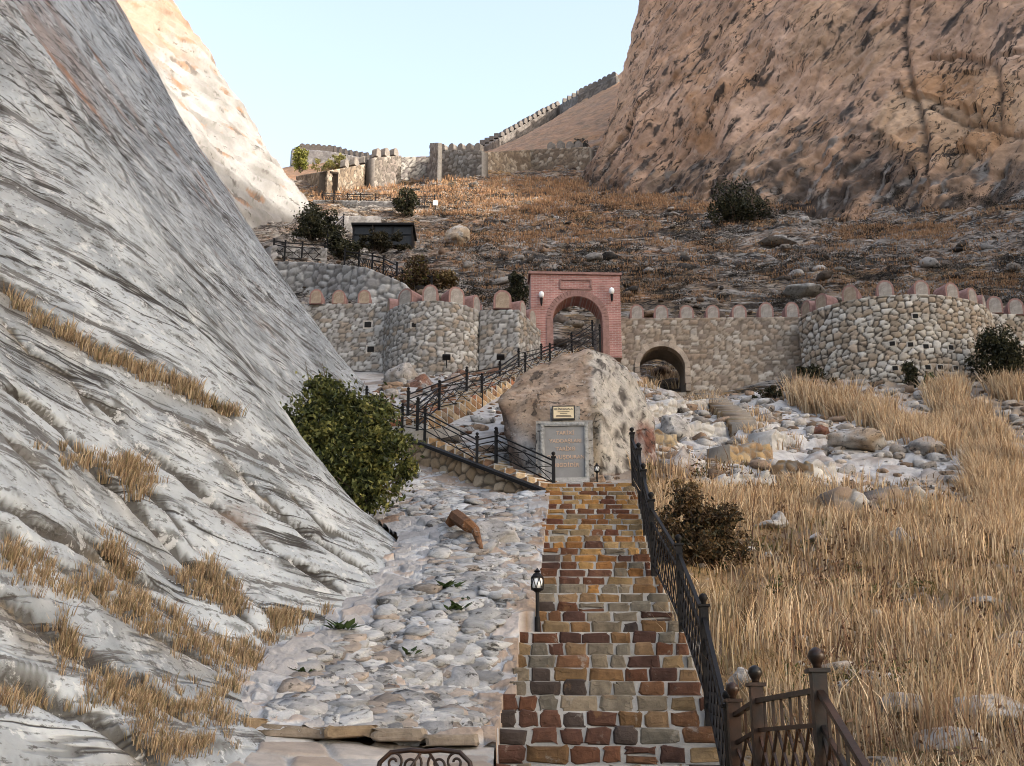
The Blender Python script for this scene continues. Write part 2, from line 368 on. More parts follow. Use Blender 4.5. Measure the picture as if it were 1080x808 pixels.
ROCKC = dict(pale=(.38,.345,.305), grey=(.215,.182,.152), warm=(.245,.165,.108), dark=(.034,.030,.028), rust=(.22,.11,.05), straw=(.29,.185,.085), orange=(.285,.135,.06), soil=(.13,.09,.058))
def terrain_detail(X, Y, Z):
    p = np.stack([X, Y, Z], -1)
    far = sstep(44, 60, Y)
    right = sstep(2.4, 4.0, X)*(1-far)
    amp = .10 + .9*far
    back = 1 - .75*sstep(128, 150, Y)
    d = amp*(fbm(p*A((.16, .16, .22)), 4, 3))*1.3*back
    # rock outcrops: terraced noise
    st = fbm(p*A((.05, .05, .07)), 3, 11)
    zz = Z*1.0 + 3.2*fbm(p*A((.07, .07, .07)), 3, 5) + X*.25
    led = zz/2.2; fr = led - np.floor(led)
    ledge = (sstep(.0, .8, fr) - fr)
    d = d + far*ledge*1.9*back
    rg = ridged(p*A((.33, .33, .6)), 4, 21)
    d = d + far*back*rg*.40 + far*.25*fbm(p*A((1.1, 1.1, 1.6)), 3, 77)
    wx = X + 1.2*fbm(p*.5, 2, 15); wy = Y*1.0 + Z*.6 + 1.2*fbm(p*.5, 2, 16)
    f1, ed, i1, i2, ox, oy = worley(wx/3.4, wy/2.6, 17)
    g1, ed2, j1, j2, ox2, oy2 = worley(wx/1.25, wy/1.0, 18)
    rkm = sstep(-.35, .1, fbm(p*A((.12, .12, .2)), 3, 19))
    d = d + far*back*rkm*((i1-.5)*.9 + (i2-.4)*1.1*oy + (i1-.5)*ox*.6 + (j1-.5)*.40 + (j2-.4)*.5*oy2)
    shf = right*sstep(26, 29, Y)*(1-sstep(41, 43.5, Y))
    h1, hd, k1, k2, hx, hy_ = worley(X/1.5+.4*fbm(p*.6, 2, 22), Y/1.1+.4*fbm(p*.6, 2, 23), 24)
    d = d + shf*(sstep(.02, .14, hd)*(.08+.28*k1) + (k2-.5)*.35*hy_)
    d = d + right*.18*fbm(p*.7, 4, 9)
    return d, rg, fr, st, far

ny, nx = 640, 520
yy = np.concatenate([np.linspace(-12, 9, 40, endpoint=False), np.linspace(9, 44, 210, endpoint=False), 44*np.exp(np.linspace(0, np.log(255/44), ny-250))])
aa = np.linspace(-1, 1, nx); aa = np.sign(aa)*np.abs(aa)**1.25
Yg = np.repeat(yy[:, None], nx, 1); Xg = aa[None]*(np.clip(yy, 0, 400)*.62+22)[:, None]
Zg = tz(Xg, Yg)
det, rg, fr, st, far = terrain_detail(Xg, Yg, Zg)
near_keep = 1 - sstep(3.5, 5.0, np.abs(Xg-.8))*1.0
# keep flat relief beside the stairs and under the rubble path
calm = np.where((Yg < 30) & (Xg < 3.2), .25, 1.0)
Zg = Zg + det*calm
ins = (np.abs(Xg - st_mid(Yg)) < 1.5) & (Yg > 9.0) & (Yg < 23.2)
Zg = np.where(ins, np.minimum(Zg, st_z(Yg)-.35), Zg)
_lx = np.interp(Yg, [22.4, 22.9, 28.2, 29.5], [-.9, P(582,524,22.9).x, P(430,475,28.2).x, P(430,475,28.2).x-.6])
low2 = sstep(21.6, 23, Yg)*(1-sstep(28.4, 29.5, Yg))*sstep(.25, .0, Xg-_lx)*sstep(-5.2, -4.6, Xg)
Zg = Zg*(1-low2) + np.minimum(Zg, tz(Xg, Yg)-.50)*low2
G = np.stack([Xg, Yg, Zg], -1)
nrm = grid_normals(G)
pp = G
nA = fbm(pp*A((.055, .055, .09)), 4, 31); nB = fbm(pp*A((.5, .5, .8)), 4, 41); nC = fbm(pp*A((.17, .17, .3)), 4, 51); nD = fbm(pp*A((1.3, 1.3, 1.9)), 3, 61)
rock = mixc(ROCKC['grey'], ROCKC['warm'], sstep(-.3, .4, nC)); rock = mixc(rock, ROCKC['pale'], sstep(.05, .45, nB))
blk = sstep(-.02, .22, nD*.6+nB*.6+nA*.6)*.95
rock = mixc(rock, ROCKC['dark'], blk)
grass_m = sstep(-.02, .20, nA*.5+nC*.8+nB*.25 + .04 + (nrm[..., 2]-.78)*1.4)
hi = sstep(92, 112, Yg)*(1-sstep(6, 26, Xg - (Yg-110)*.2))
gcol = mixc(ROCKC['orange'], ROCKC['straw'], sstep(-.3, .3, nB)); gcol = mixc(gcol, (.12,.085,.055), sstep(.1, .5, nD)*.7)
far2 = sstep(138, 156, Yg)
rock = mixc(rock, mixc((.27,.155,.09), (.17,.11,.075), sstep(-.3, .3, nB)), far2*.8)
colf = mixc(rock, gcol, np.clip(grass_m*.8 + hi*.55*sstep(-.5, .1, nC+nB*.5), 0, 1))
coln = mixc(ROCKC['soil'], ROCKC['straw'], sstep(-.3, .4, nB)); coln = mixc(coln, ROCKC['grey'], sstep(.25, .5, nD))
# the pale rock shelf below the right arch and tower
rocky = sstep(25.5, 28, Yg+nC*2)*(1-sstep(41, 44, Yg))*sstep(2.2, 3.5, Xg)*(1-sstep(11, 15, Xg+nC*3)*.7)
shelf = mixc((.44,.42,.40), (.25,.21,.18), sstep(-.1, .5, nD)); shelf = mixc(shelf, ROCKC['straw'], sstep(.25, .5, nC)*.8)
coln = mixc(coln, shelf, rocky)
lefty = (1-sstep(1.5, 3, Xg))*sstep(20, 24, Yg)
coln = mixc(coln, mixc((.36,.345,.33), (.20,.16,.13), sstep(-.1, .4, nB)), lefty)
colf = mixc(colf, mixc((.30,.175,.105), (.20,.13,.09), sstep(-.3, .3, nB)), far2*.75)*1.32
colt = mixc(coln, colf, far)
M_ground = mat_rock('hillside_ground', None, (1, 1, 1.6), var=.5, vscale=.8, bump=.8, bdist=.35, bscale=2.2, indent=.6, flecks=[
    (.16, (1, 1, 1.6), .55, .06, (.034,.028,.024), .82), (.55, (1, 1, 1.3), .555, .05, (.036,.030,.026), .74), (.30, (1, 1, 2.2), .58, .06, (.36,.335,.30), .55), (1.6, (1, 1, 1.6), .58, .04, (.028,.025,.022), .8), (2.4, (1, 1, 1.8), .60, .04, (.40,.38,.36), .75), (1.1, (1, 1, 1), .60, .05, (.20,.105,.05), .6), (.9, (.8, .8, 3.5), .56, .03, (.45,.42,.38), .85), (.4, (.7, .7, 2.6), .56, .03, (.40,.37,.335), .7), (2.6, (.8, .8, 3.0), .585, .03, (.022,.02,.018), .85)],
    lines=[(.8, (.6, .6, 3.0), .03, (.02,.018,.016), .95, .42), (1.9, (.6, .6, 2.6), .03, (.02,.018,.016), .9, .44)])
ground = link('ground', np_mesh('ground', G.reshape(-1, 3), grid_faces(ny, nx), colt.reshape(-1, 3), smooth=False), M_ground)
M_near = mat_rock('grassland_soil', None, (1, 1, 1), var=.4, vscale=3, bump=.6, bdist=.06, bscale=9, indent=.3, flecks=[(3.0, (1, 1, 1), .60, .06, (.05,.038,.028), .7), (5.0, (1, 1, 1), .62, .05, (.30,.27,.24), .6)])
ground.data.materials.append(M_near)
M_ridge = mat_rock('ridge_scree', None, (1, 1, 1.6), var=.4, vscale=.8, bump=.7, bdist=.3, bscale=2.2, indent=.4, flecks=[(.35, (1, 1, 1.8), .60, .06, (.14,.085,.055), .6), (.9, (1, 1, 2.5), .62, .04, (.36,.27,.20), .6), (1.2, (1, 1, 1.6), .63, .04, (.06,.042,.032), .6)])
ground.data.materials.append(M_ridge)
_mi = np.where((Yg[:-1, :-1] < 43).ravel(), 1, np.where((Yg[:-1, :-1] > 143).ravel(), 2, 0)).astype(np.int32); ground.data.polygons.foreach_set('material_index', _mi)
tag(ground, kind='structure')

# ------------------------------------------------------------------ rock faces
def face(base, prof, nq, ns, sval=None, yval=None, sig=4.0):
    """base: (n,3) polyline along the foot; prof: (m,2) set-back and height; the face leans back to the left of the walking direction"""
    base = A(base); t = np.linspace(0, len(base)-1, nq)
    if yval is not None:           # sample the foot at given distances along it
        tf = np.linspace(0, len(base)-1, 4000); Bf = interp_poly(base, tf); qf = np.concatenate([[0], np.cumsum(np.linalg.norm(np.diff(Bf, axis=0), axis=1))])
        t = np.interp(yval(qf[-1]), qf, tf); nq = len(t)
    B = interp_poly(base, t)
    T = np.gradient(B, axis=0)[:, :2]; T /= np.linalg.norm(T, axis=1, keepdims=True)
    qd = np.concatenate([[0], np.cumsum(np.linalg.norm(np.diff(B, axis=0), axis=1))]); dq = np.gradient(qd)
    Wq = np.exp(-((qd[:, None]-qd[None])/sig)**2)*dq[None]; T = (Wq @ T)/Wq.sum(1, keepdims=True); T /= np.linalg.norm(T, axis=1, keepdims=True)
    Nn = np.stack([-T[:, 1], T[:, 0]], 1)
    prof = A(prof); seg = np.concatenate([[0], np.cumsum(np.linalg.norm(np.diff(prof, axis=0), axis=1))])
    sf = np.linspace(0, seg[-1], 900); pr = np.stack([np.interp(sf, seg, prof[:, i]) for i in (0, 1)], 1)
    kk = np.ones(9)/9
    for _ in range(3): pr = np.stack([np.convolve(np.pad(pr[:, i], 4, 'reflect', reflect_type='odd'), kk, 'valid') for i in (0, 1)], 1)
    sl = np.linspace(0, seg[-1], ns) if sval is None else sval(seg[-1]); ns = len(sl)
    pr = np.stack([np.interp(sl, sf, pr[:, i]) for i in (0, 1)], 1)
    G = np.zeros((ns, nq, 3))
    G[..., 0] = B[None, :, 0] + pr[:, None, 0]*Nn[None, :, 0]
    G[..., 1] = B[None, :, 1] + pr[:, None, 0]*Nn[None, :, 1]
    G[..., 2] = B[None, :, 2] + pr[:, None, 1]
    q = np.concatenate([[0], np.cumsum(np.linalg.norm(np.diff(B, axis=0), axis=1))])
    return G, np.repeat(sl[:, None], nq, 1), np.repeat(q[None], ns, 0)
def bvh_of(G, flip=False):
    ny_, nx_ = G.shape[:2]
    return BVHTree.FromPolygons([tuple(v) for v in G.reshape(-1, 3)], grid_faces(ny_, nx_).tolist())

# ---- the big smooth slab on the left
SLB = [(-1.2,2,-2.0),(-1.7,6,-1.2)] + [tuple(P(*q)) for q in ((235,785,9.4),(285,705,12.2),(372,632,15.6),(404,600,18.4),(392,548,22.2),(405,490,28),(424,432,37.5))] + [(-5.6,43.5,13.5),(-10,49,14.5),(-20,56,16),(-40,62,18)]
SLB = [(x+(1.15 if 14 < y < 20 else .45 if 8 < y < 32 else .1), y, z-.30) for x, y, z in SLB]
SLP = [(-2.4,-2.6),(0,0),(.9,.62),(1.9,1.55),(4.0,4.3),(8,10.0),(12,16.4),(17,25),(26,40),(34,50),(60,60)]
def _sv(L):
    a = np.concatenate([np.arange(0, 3, .3), np.arange(3, 15, .036)]); k = 15.0; st = .04; out = []
    while k < L: out.append(k); k += st; st = min(st*1.03, .6)
    return np.concatenate([a, out, [L]])
def _qv(L):
    a = np.concatenate([np.arange(0, 3, .2), np.arange(3, 26, .050)]); k = 26.0; st = .055; out = []
    while k < L: out.append(k); k += st; st = min(st*1.02, .5)
    return np.concatenate([a, out, [L]])
SG, SS, SQ = face(SLB, SLP, 0, 0, _sv, _qv)
SS = SS - 3.5
_bv = bvh_of(SG)
def slab_sq(u, v):
    h = _bv.ray_cast(Vector((0, 0, 0)), ray(u, v).normalized())
    if h[0] is None: return None
    fi = h[2]; i, j = divmod(fi, SG.shape[1]-1)
    return SS[i, j], SQ[i, j]
CRACKS = [ # pixel polylines of the joints seen on the slab, width, depth
 ([(-40,270),(0,305),(60,350),(130,385),(200,412),(252,442)], .16, .34),
 ([(85,418),(112,436),(128,452)], .10, .22),
 ([(0,465),(35,500),(69,540)], .10, .26),
 ([(-30,400),(20,425),(60,455),(110,512),(160,560),(212,606),(245,640),(278,674)], .15, .34),
 ([(127,459),(180,500),(222,533),(262,562),(296,592),(335,612),(366,630)], .10, .26),
 ([(259,526),(310,556),(360,588),(408,612)], .08, .20),
 ([(0,575),(40,590),(95,622),(148,660),(200,690),(228,706)], .14, .28),
 ([(-30,610),(30,650),(90,690),(150,722),(210,760)], .16, .30),
 ([(-30,520),(30,560),(90,585),(130,610),(190,640)], .12, .26),
 ([(120,480),(165,530),(200,580)], .08, .20),
 ([(300,520),(340,560),(385,580)], .07, .16),
 ([(0,340),(30,372),(70,400),(100,440)], .09, .20),
 ([(180,440),(240,490),(300,548),(330,575)], .07, .18),
 ([(60,560),(110,590),(165,640),(205,668)], .09, .20),
 ([(-20,700),(50,735),(120,770),(170,800)], .14, .26),
 ([(230,600),(270,640),(300,662)], .07, .16),
]
rag = np.clip(.85+1.3*fbm(np.stack([SS*1.1, SQ*1.1, SS*0], -1), 4, 90), .12, 2.0)
dispS = np.zeros(SS.shape); crackm = np.zeros(SS.shape); ledgem = np.zeros(SS.shape)
wob = fbm(np.stack([SS*.9, SQ*.9, SS*0], -1), 3, 91)*.22
CR_SQ = []
for pts, w, dep in CRACKS:
    pq = [slab_sq(*p) for p in pts]; pq = [p for p in pq if p]
    if len(pq) < 2: continue
    CR_SQ.append((pq, w))
    bd = np.full(SS.shape, 99.0); sg = np.zeros(SS.shape); tt = np.zeros(SS.shape)
    for k in range(len(pq)-1):
        a, b = A(pq[k]), A(pq[k+1]); d = b-a; L = np.linalg.norm(d); d = d/max(L, 1e-6)
        rs, rq = SS+wob-a[0], SQ-a[1]
        t = np.clip(rs*d[0]+rq*d[1], 0, L)
        ds, dq = rs-t*d[0], rq-t*d[1]; dist = np.sqrt(ds*ds+dq*dq)
        sgn = np.sign(d[1]*rs - d[0]*rq)      # >0: up-slope side
        c = dist < bd; bd = np.where(c, dist, bd); sg = np.where(c, sgn, sg); tt = np.where(c, (k+t/max(L, 1e-6))/(len(pq)-1), tt)
    taper = sstep(0, .12, tt)*(1-sstep(.88, 1, tt))*.8+.2
    w = w*.36
    wg = max(w, .075); g = np.exp(-(bd/wg)**2)*taper
    dispS -= dep*.34*g*rag
    sdist = sg*bd; dispS += .11*dep*np.exp(-np.maximum(sdist, 0)/2.6)*sstep(-.13, .13, sdist)*taper
    crackm = np.maximum(crackm, sstep(1.0, .55, bd/(max(w*2.4, .075)*rag))*np.minimum(1, taper*1.6))
    ledgem = np.maximum(ledgem, np.exp(-(bd/(w*7))**2)*taper*(sg < 0))
p3 = SG
# overlapping sheets parallel to the joints, flakes, and small pits
bco = SS*.86 + SQ*.50 + fbm(np.stack([SS*.22, SQ*.22, SS*0], -1), 3, 93)*.25
aco = SQ*.86 - SS*.5
low = 1-sstep(6.5, 12, SS)
st1 = bco/1.15; f1 = st1-np.floor(st1); idh = _h(np.floor(st1).astype(np.int64), np.floor(aco/6).astype(np.int64), np.zeros(SS.shape, np.int64), 5)/4294967295.0
dispS += low*(f1-.5)*.05*(idh*1.2)
st2 = bco/.42 + .25*fbm(np.stack([SS*.4, SQ*.4, SS*0], -1), 2, 94); f2 = st2-np.floor(st2)
pres = sstep(-.1, .35, fbm(np.stack([aco*.35, bco*.9, SS*0], -1), 3, 95))
dispS += low*(f2-.5)*.022*pres
fine_l = sstep(.86, .99, f2)*pres*low
dipn = ridged(np.stack([aco*.10, bco*2.0, SS*0], -1), 3, 96)
dispS += .014*dipn*low
up = 1-low
strk = ridged(np.stack([SQ*1.5+SS*.12, SS*.22, SS*0], -1), 4, 97)
dispS += up*(.10*strk + .12*fbm(p3*A((.25, .25, .25)), 4, 98))
dispS += .05*fbm(p3*.18, 2, 99)+.018*fbm(p3*3.0, 4, 100)
SN = grid_normals(SG); SN = SN*np.sign(SN[..., 2:3]+1e-9)
SGd = SG + SN*dispS[..., None]
n1 = fbm(p3*.10, 4, 101); n2 = fbm(p3*.55, 4, 102); n3 = fbm(np.stack([SQ*1.1+SS*.1, SS*.35, SS*0], -1), 4, 103); n4 = fbm(np.stack([SQ*3.2, SS*1.1, SS*0], -1), 3, 104)
cs = mixc((.30,.31,.315), (.20,.21,.217), sstep(-.25, .35, n2))
cs = mixc(cs, (.41,.41,.40), sstep(.15, .5, fbm(p3*1.3, 3, 105))*.6)
brown = sstep(-.08, .32, n1*.9+n3*.45+.04)*sstep(7, 15, SS)
cs = mixc(cs, (.20,.142,.115), brown*.75)
cs = mixc(cs, (.24,.105,.045), sstep(.34, .55, n3+n1*.4)*up*.7)
spk = sstep(.27, .42, n4)*(sstep(6, 11, SS)*.8+.25)
cs = mixc(cs, (.07,.064,.06), spk*.85)
spk2 = sstep(.30, .44, fbm(np.stack([aco*1.2, bco*4.0, SS*0], -1), 3, 106))*low
cs = mixc(cs, (.075,.072,.065), spk2*.8)
cs = mixc(cs, (.045,.04,.034), np.clip(crackm*1.15, 0, 1)*.92)
cs = mixc(cs, (.06,.055,.048), fine_l*.75)
cs = mixc(cs, (.17,.125,.075), np.clip(ledgem*.6*sstep(-.1, .3, n2), 0, 1))
cs = cs*A((.97,1.01,1.04))
M_slab = mat_rock('smooth_cliff_rock', 'grain', (1, 1, 1), var=.28, vscale=1.1, bump=.55, bdist=.06, bscale=4.0, indent=.8, rough=.85, flecks=[
    (.9, (.16, 1.9, 1), .585, .03, (.06,.055,.05), .82), (3.2, (.3, 1.5, 1), .61, .03, (.055,.05,.046), .8), (2.2, (1, 1, 1), .60, .05, (.42,.425,.42), .55), (7.0, (.6, 1.2, 1), .60, .03, (.05,.046,.042), .75), (14.0, (.6, 1.2, 1), .58, .03, (.06,.055,.05), .65), (1.4, (.25, 2.2, 1), .585, .03, (.06,.054,.05), .8), (5.0, (1, 1, 1), .59, .04, (.45,.455,.45), .6), (.5, (.6, 1, 1), .62, .06, (.13,.085,.06), .5)],
    lines=[(.9, (.10, 1.3, 1), .016, (.03,.027,.024), .95, .46), (2.0, (.12, 1.2, 1), .016, (.035,.03,.027), .85, .55), (.45, (.14, 1.2, 1), .006, (.025,.022,.02), .95, .40)], warp=.06)
slab = link('smooth_rock_slope', np_mesh('smooth_rock_slope', SGd.reshape(-1, 3), grid_faces(*SG.shape[:2]), cs.reshape(-1, 3), smooth=True, uv=np.stack([aco, bco], -1).reshape(-1, 2)), M_slab)
tag(slab, kind='structure')

# ---- the sunlit buttress beyond it
LB = [(-17,52,20),(-21.5,70,34),(-22.2,88,44),(-20.2,99,50.5),(-21.0,108,53.5),(-22.5,121,57),(-27,136,60),(-32,152,62)]
LPf = [(-1.5,-6),(-.8,-1),(2.5,4.0),(8,12),(14,21),(18,28.5),(23,38),(30,46),(42,55)]
LG, LS, LQ = face(LB, LPf, 360, 330, None)
p3 = LG
co = LS*.8+LQ*.45
dL = .9*fbm(p3*.09, 4, 111) + .5*ridged(np.stack([co*.9, (LQ*.8-LS*.45)*.15, LS*0], -1), 4, 118) + .5*ridged(np.stack([LQ*.10+LS*.03, LS*.30+LQ*.16, LS*0], -1), 4, 112) + .16*fbm(p3*.9, 4, 113)
LN = grid_normals(LG); LN = LN*np.sign(LN[..., 2:3]+1e-9)
LGd = LG + LN*dL[..., None]
n2 = fbm(p3*.25, 4, 114); n3 = fbm(np.stack([LQ*.18, LS*.6+LQ*.3, LS*0], -1), 4, 115); n4 = fbm(p3*.8, 3, 116)
cl = mixc((.235,.228,.215), (.165,.155,.142), sstep(-.2, .4, n2))
cl = mixc(cl, (.20,.11,.06), sstep(.22, .45, n3)*.8); cl = mixc(cl, (.09,.08,.07), sstep(.28, .42, n4*.7+n3*.5)*.9)
cl = mixc(cl, (.26,.16,.10), sstep(24, 30, LS+n2*5)*.6)
_fl = [(.45, (.28, 1.3, 1), .60, .03, (.035,.03,.028), .8), (1.3, (.3, 1.2, 1), .61, .03, (.03,.027,.025), .8), (1.0, (.5, 1, 1), .60, .05, (.36,.28,.22), .5), (3.0, (.6, 1, 1), .62, .03, (.04,.034,.03), .65), (.16, (.5, 1, 1), .60, .08, (.30,.15,.065), .45)]
M_cliff = mat_rock('rough_cliff_rock', 'grain', (1, 1, 1), var=.38, vscale=.6, bump=.7, bdist=.22, bscale=2.0, indent=.7, flecks=_fl, lines=[(.35, (.18, 1.2, 1), .012, (.025,.022,.02), .95, .47), (.9, (.2, 1.2, 1), .014, (.03,.026,.023), .9, .50)])
M_cliffs = mat_rock('pale_cliff_rock', 'grain', (1, 1, 1), var=.28, vscale=.5, bump=.6, bdist=.2, bscale=1.6, indent=.5, flecks=[(.5, (.3, 1.4, 1), .63, .03, (.05,.042,.036), .8), (.22, (.4, 1, 1), .61, .05, (.24,.12,.06), .6), (1.6, (.4, 1.2, 1), .64, .03, (.06,.05,.042), .7)])
cliff1 = link('sunlit_cliff', np_mesh('sunlit_cliff', LGd.reshape(-1, 3), grid_faces(*LG.shape[:2]), cl.reshape(-1, 3), smooth=False, uv=np.stack([LQ*.86-LS*.5, LS*.86+LQ*.5], -1).reshape(-1, 2)), M_cliffs)
tag(cliff1, kind='structure')

# ---- the big warm cliff on the right; its unseen run past the frame is added and shaped to shade the gorge
RB = [(40,176,88),(24,160,82),(12.5,143,73),(9.6,130,68),(15,114,59),(28,98,51),(40,85,44.5),(56,70,38),(76,52,20),(90,27,28),(94,-5,36),(92,-40,36),(88,-80,34),(84,-130,30)]
RPf = [(-3,-9),(-1.2,-3),(0,0),(1.5,4),(4,11),(7.0,20),(10.0,29),(15,44),(22,58),(34,80),(60,95)]
def _sv2(L): return np.concatenate([np.arange(0, 48, .19), np.linspace(48, L, 60)])
def _qv2(L): return np.concatenate([np.arange(0, 26, .5), np.arange(26, 122, .21), np.linspace(122, L, 160)])
RG_, RS, RQ = face(RB, RPf, 0, 0, _sv2, _qv2)
hs_ = 1.0
p3 = RG_
f1, ed, id1, id2, ox, oy = worley(RQ*.12+fbm(p3*.1, 3, 120)*.8, RS*.09+RQ*.03+fbm(p3*.1, 3, 121)*.8, 4)
_rl = RQ[0]-RQ[0, np.argmin(np.abs(RG_[0, :, 0]-40)+np.abs(RG_[0, :, 1]-85))]
ra = .5*RQ+.87*RS; rb_ = .87*RQ-.5*RS
rw_ = fbm(p3*.12, 3, 135)
dR = 1.6*fbm(p3*.05, 3, 122) + (id2-.5)*.5*ox + (id1-.5)*.5*oy
dR += 0.5*ridged(np.stack([rb_*.16+rw_*.8, ra*.030, RS*0], -1), 3, 123) + .50*ridged(np.stack([rb_*.6+rw_, ra*.11, RS*0], -1), 4, 124) + .36*ridged(np.stack([rb_*1.4, ra*.30, RS*0], -1), 4, 136) + .10*ridged(np.stack([rb_*4.5, ra*1.4, RS*0], -1), 3, 137) + .12*fbm(p3*1.3, 3, 125)
foot = 1-sstep(7, 20, RS+6*fbm(p3*.10, 3, 138)+2*np.sin(RQ*.11))
dR += foot*(1.3*ridged(p3*.30, 4, 126)-.3) + 1.3*fbm(np.stack([RQ*.10, RS*.035, RS*0], -1), 3, 139)
_bv2 = bvh_of(RG_)
RCR = [([(962,5),(958,40),(962,70),(972,108),(984,150),(990,195)], .55, 1.1), ([(985,66),(1015,64),(1045,72),(1080,66)], .5, 1.0), ([(985,122),(1010,132),(1040,140),(1062,152),(1085,158)], .5, 1.0),
  ([(1052,70),(1060,95),(1064,118),(1062,150)], .45, .9), ([(905,60),(930,40),(955,24),(985,-5)], .35, .6), ([(690,128),(720,90),(752,50),(790,0)], .35, .6), ([(700,190),(742,140),(770,100)], .35, .7), ([(820,170),(850,120),(872,60)], .3, .5), ([(655,170),(690,120)], .4, .7), ([(900,200),(930,165),(950,140)], .4, .7)]
crR = np.zeros(RS.shape); lipR = np.zeros(RS.shape); wbR = 1.6*fbm(p3*.22, 4, 140)
def rc_sq(u, v):
    h = _bv2.ray_cast(Vector((0, 0, 0)), ray(u, v).normalized())
    if h[0] is None: return None
    i, j = divmod(h[2], RG_.shape[1]-1); return RS[i, j], RQ[i, j]
for pts, w, dep in RCR:
    pq = [q for q in (rc_sq(*p) for p in pts) if q]
    for k in range(len(pq)-1):
        a, b = A(pq[k]), A(pq[k+1]); d = b-a; L = np.linalg.norm(d)
        if L < 1e-3: continue
        d = d/L; rs, rq = RS+wbR-a[0], RQ-a[1]; t = np.clip(rs*d[0]+rq*d[1], 0, L); dist = np.hypot(rs-t*d[0], rq-t*d[1]); sg_ = (d[1]*rs-d[0]*rq) > 0
        crR = np.maximum(crR, dep*.45*np.exp(-(dist/(w*.55))**2)); lipR = np.maximum(lipR, dep*.5*np.exp(-dist/4.0)*sstep(-.35, .35, np.where(sg_, dist, -dist)))
dR += lipR - crR
_sc = rc_sq(1010, 130); scar = np.exp(-(((RS-_sc[0])/7)**2+((RQ-_sc[1])/7.5)**2)**1.5) if _sc else 0*RS
g1_, ge, gi, gj, gox, goy = worley(RQ*.30+.5*fbm(p3*.3, 2, 141), RS*.26, 142)
dR += scar*((gi-.5)*1.0+(gj-.5)*1.6*gox+(gi-.5)*1.6*goy)
RN = grid_normals(RG_); RN = RN*np.sign(RN[..., 2:3]+1e-9)
RN = -RN*np.sign((RN[..., 0]*.6+RN[..., 1]*.8))[..., None] if False else RN
RGd = RG_ + RN*dR[..., None]
n1 = fbm(p3*.06, 4, 131); n2 = fbm(p3*.22, 4, 132); n3 = fbm(np.stack([rb_*.45+rw_, ra*.08, RS*0], -1), 4, 133); n4 = fbm(np.stack([rb_*1.1+rw_, ra*.30, RS*0], -1), 4, 134)
cr = mixc((.395,.25,.162), (.29,.19,.132), sstep(-.25, .3, n2)); cr = mixc(cr, (.48,.335,.245), sstep(.0, .45, n1+n3*.4)*.75)
cr = mixc(cr, (.30,.15,.06), sstep(.2, .5, n2*.7+n1*.7)*.55)
frac = sstep(.55, .9, id1)*sstep(.02, .1, ed); cr = mixc(cr, (.36,.245,.16), frac*.55)
cr = mixc(cr, (.03,.027,.026), sstep(.20, .34, n4*.75+n3*.4+foot*.16)*.9)
cr = mixc(cr, (.06,.048,.040), foot*sstep(-.40, .05, n2+n4*.6)*.9); cr = mixc(cr, (.30,.27,.24), foot*sstep(.2, .4, n4-n2*.3)*.7)
scm = sstep(.25, .6, scar); cr = mixc(cr, mixc((.44,.31,.20), (.36,.20,.10), gi), scm*.75); cr = mixc(cr, (.03,.026,.024), np.clip(crR*1.9, 0, 1)*.5)
cliff2 = link('shaded_cliff', np_mesh('shaded_cliff', RGd.reshape(-1, 3), grid_faces(*RG_.shape[:2]), cr.reshape(-1, 3), smooth=False, uv=np.stack([ra, rb_], -1).reshape(-1, 2)), M_cliff)
tag(cliff2, kind='structure')

# surfaces to place things on
_gb = BVHTree.FromPolygons([tuple(v) for v in G.reshape(-1, 3)], grid_faces(ny, nx).tolist())
_sb = bvh_of(SGd); _lb = bvh_of(LGd); _rb = bvh_of(RGd)
def hit(u, v, which='gslr'):
    d = ray(u, v).normalized(); best = None
    for k, b in (('g', _gb), ('s', _sb), ('l', _lb), ('r', _rb)):
        if k not in which: continue
        h = b.ray_cast(Vector((0, 0, 0)), d)
        if h[0] is not None and (best is None or h[3] < best[2]): best = (h[0], h[1], h[3], k)
    return best
def gz(x, y):
    h = _gb.ray_cast(Vector((x, y, 300)), Vector((0, 0, -1)))
    return h[0].z if h[0] is not None else float(tz(x, y))

# ------------------------------------------------------------------ shared materials
M_iron = mat_plain('black_iron', (.006,.006,.007), rough=.55, metal=.0, second=(.010,.008,.007), nscale=5, spec=.14)
M_rusty = mat_plain('bronzed_iron', (.0075,.0065,.006), rough=.36, second=(.040,.018,.009), nscale=4, spec=.25)
M_step = mat_vcol('step_stone', nscale=7, namt=.38, bscale=14, bump=.7, bdist=.02, spots=[(5.0, .62, (.22,.20,.175), .55), (11.0, .62, (.03,.022,.018), .6), (3.0, .63, (.16,.09,.04), .4)])
M_mortar = mat_vcol('mortar', nscale=5, namt=.22, bscale=16, bump=.6, bdist=.02, spots=[(6.0, .62, (.30,.28,.255), .6)])
M_rubble = mat_vcol('rubble_stone', nscale=4, namt=.22, bscale=14, bump=.6, bdist=.03, spots=[(8.0, .66, (.16,.145,.13), .6)])
M_wall = mat_vcol('wall_masonry', nscale=3, namt=.25, bscale=10, bump=.6, bdist=.03, spots=[(1.2, .66, (.22,.17,.12), .35)])
M_boulder = mat_vcol('boulder_rock', nscale=2.2, namt=.28, bscale=5, bump=.8, bdist=.10, spots=[(4.0, .64, (.085,.078,.07), .7)])
M_leaf = mat_leaf('leaves'); M_grass = mat_leaf('dry_grass_blades', rough=.75, trans=.3)
M_twig = mat_plain('twig_bark', (.10,.075,.055), rough=.9)

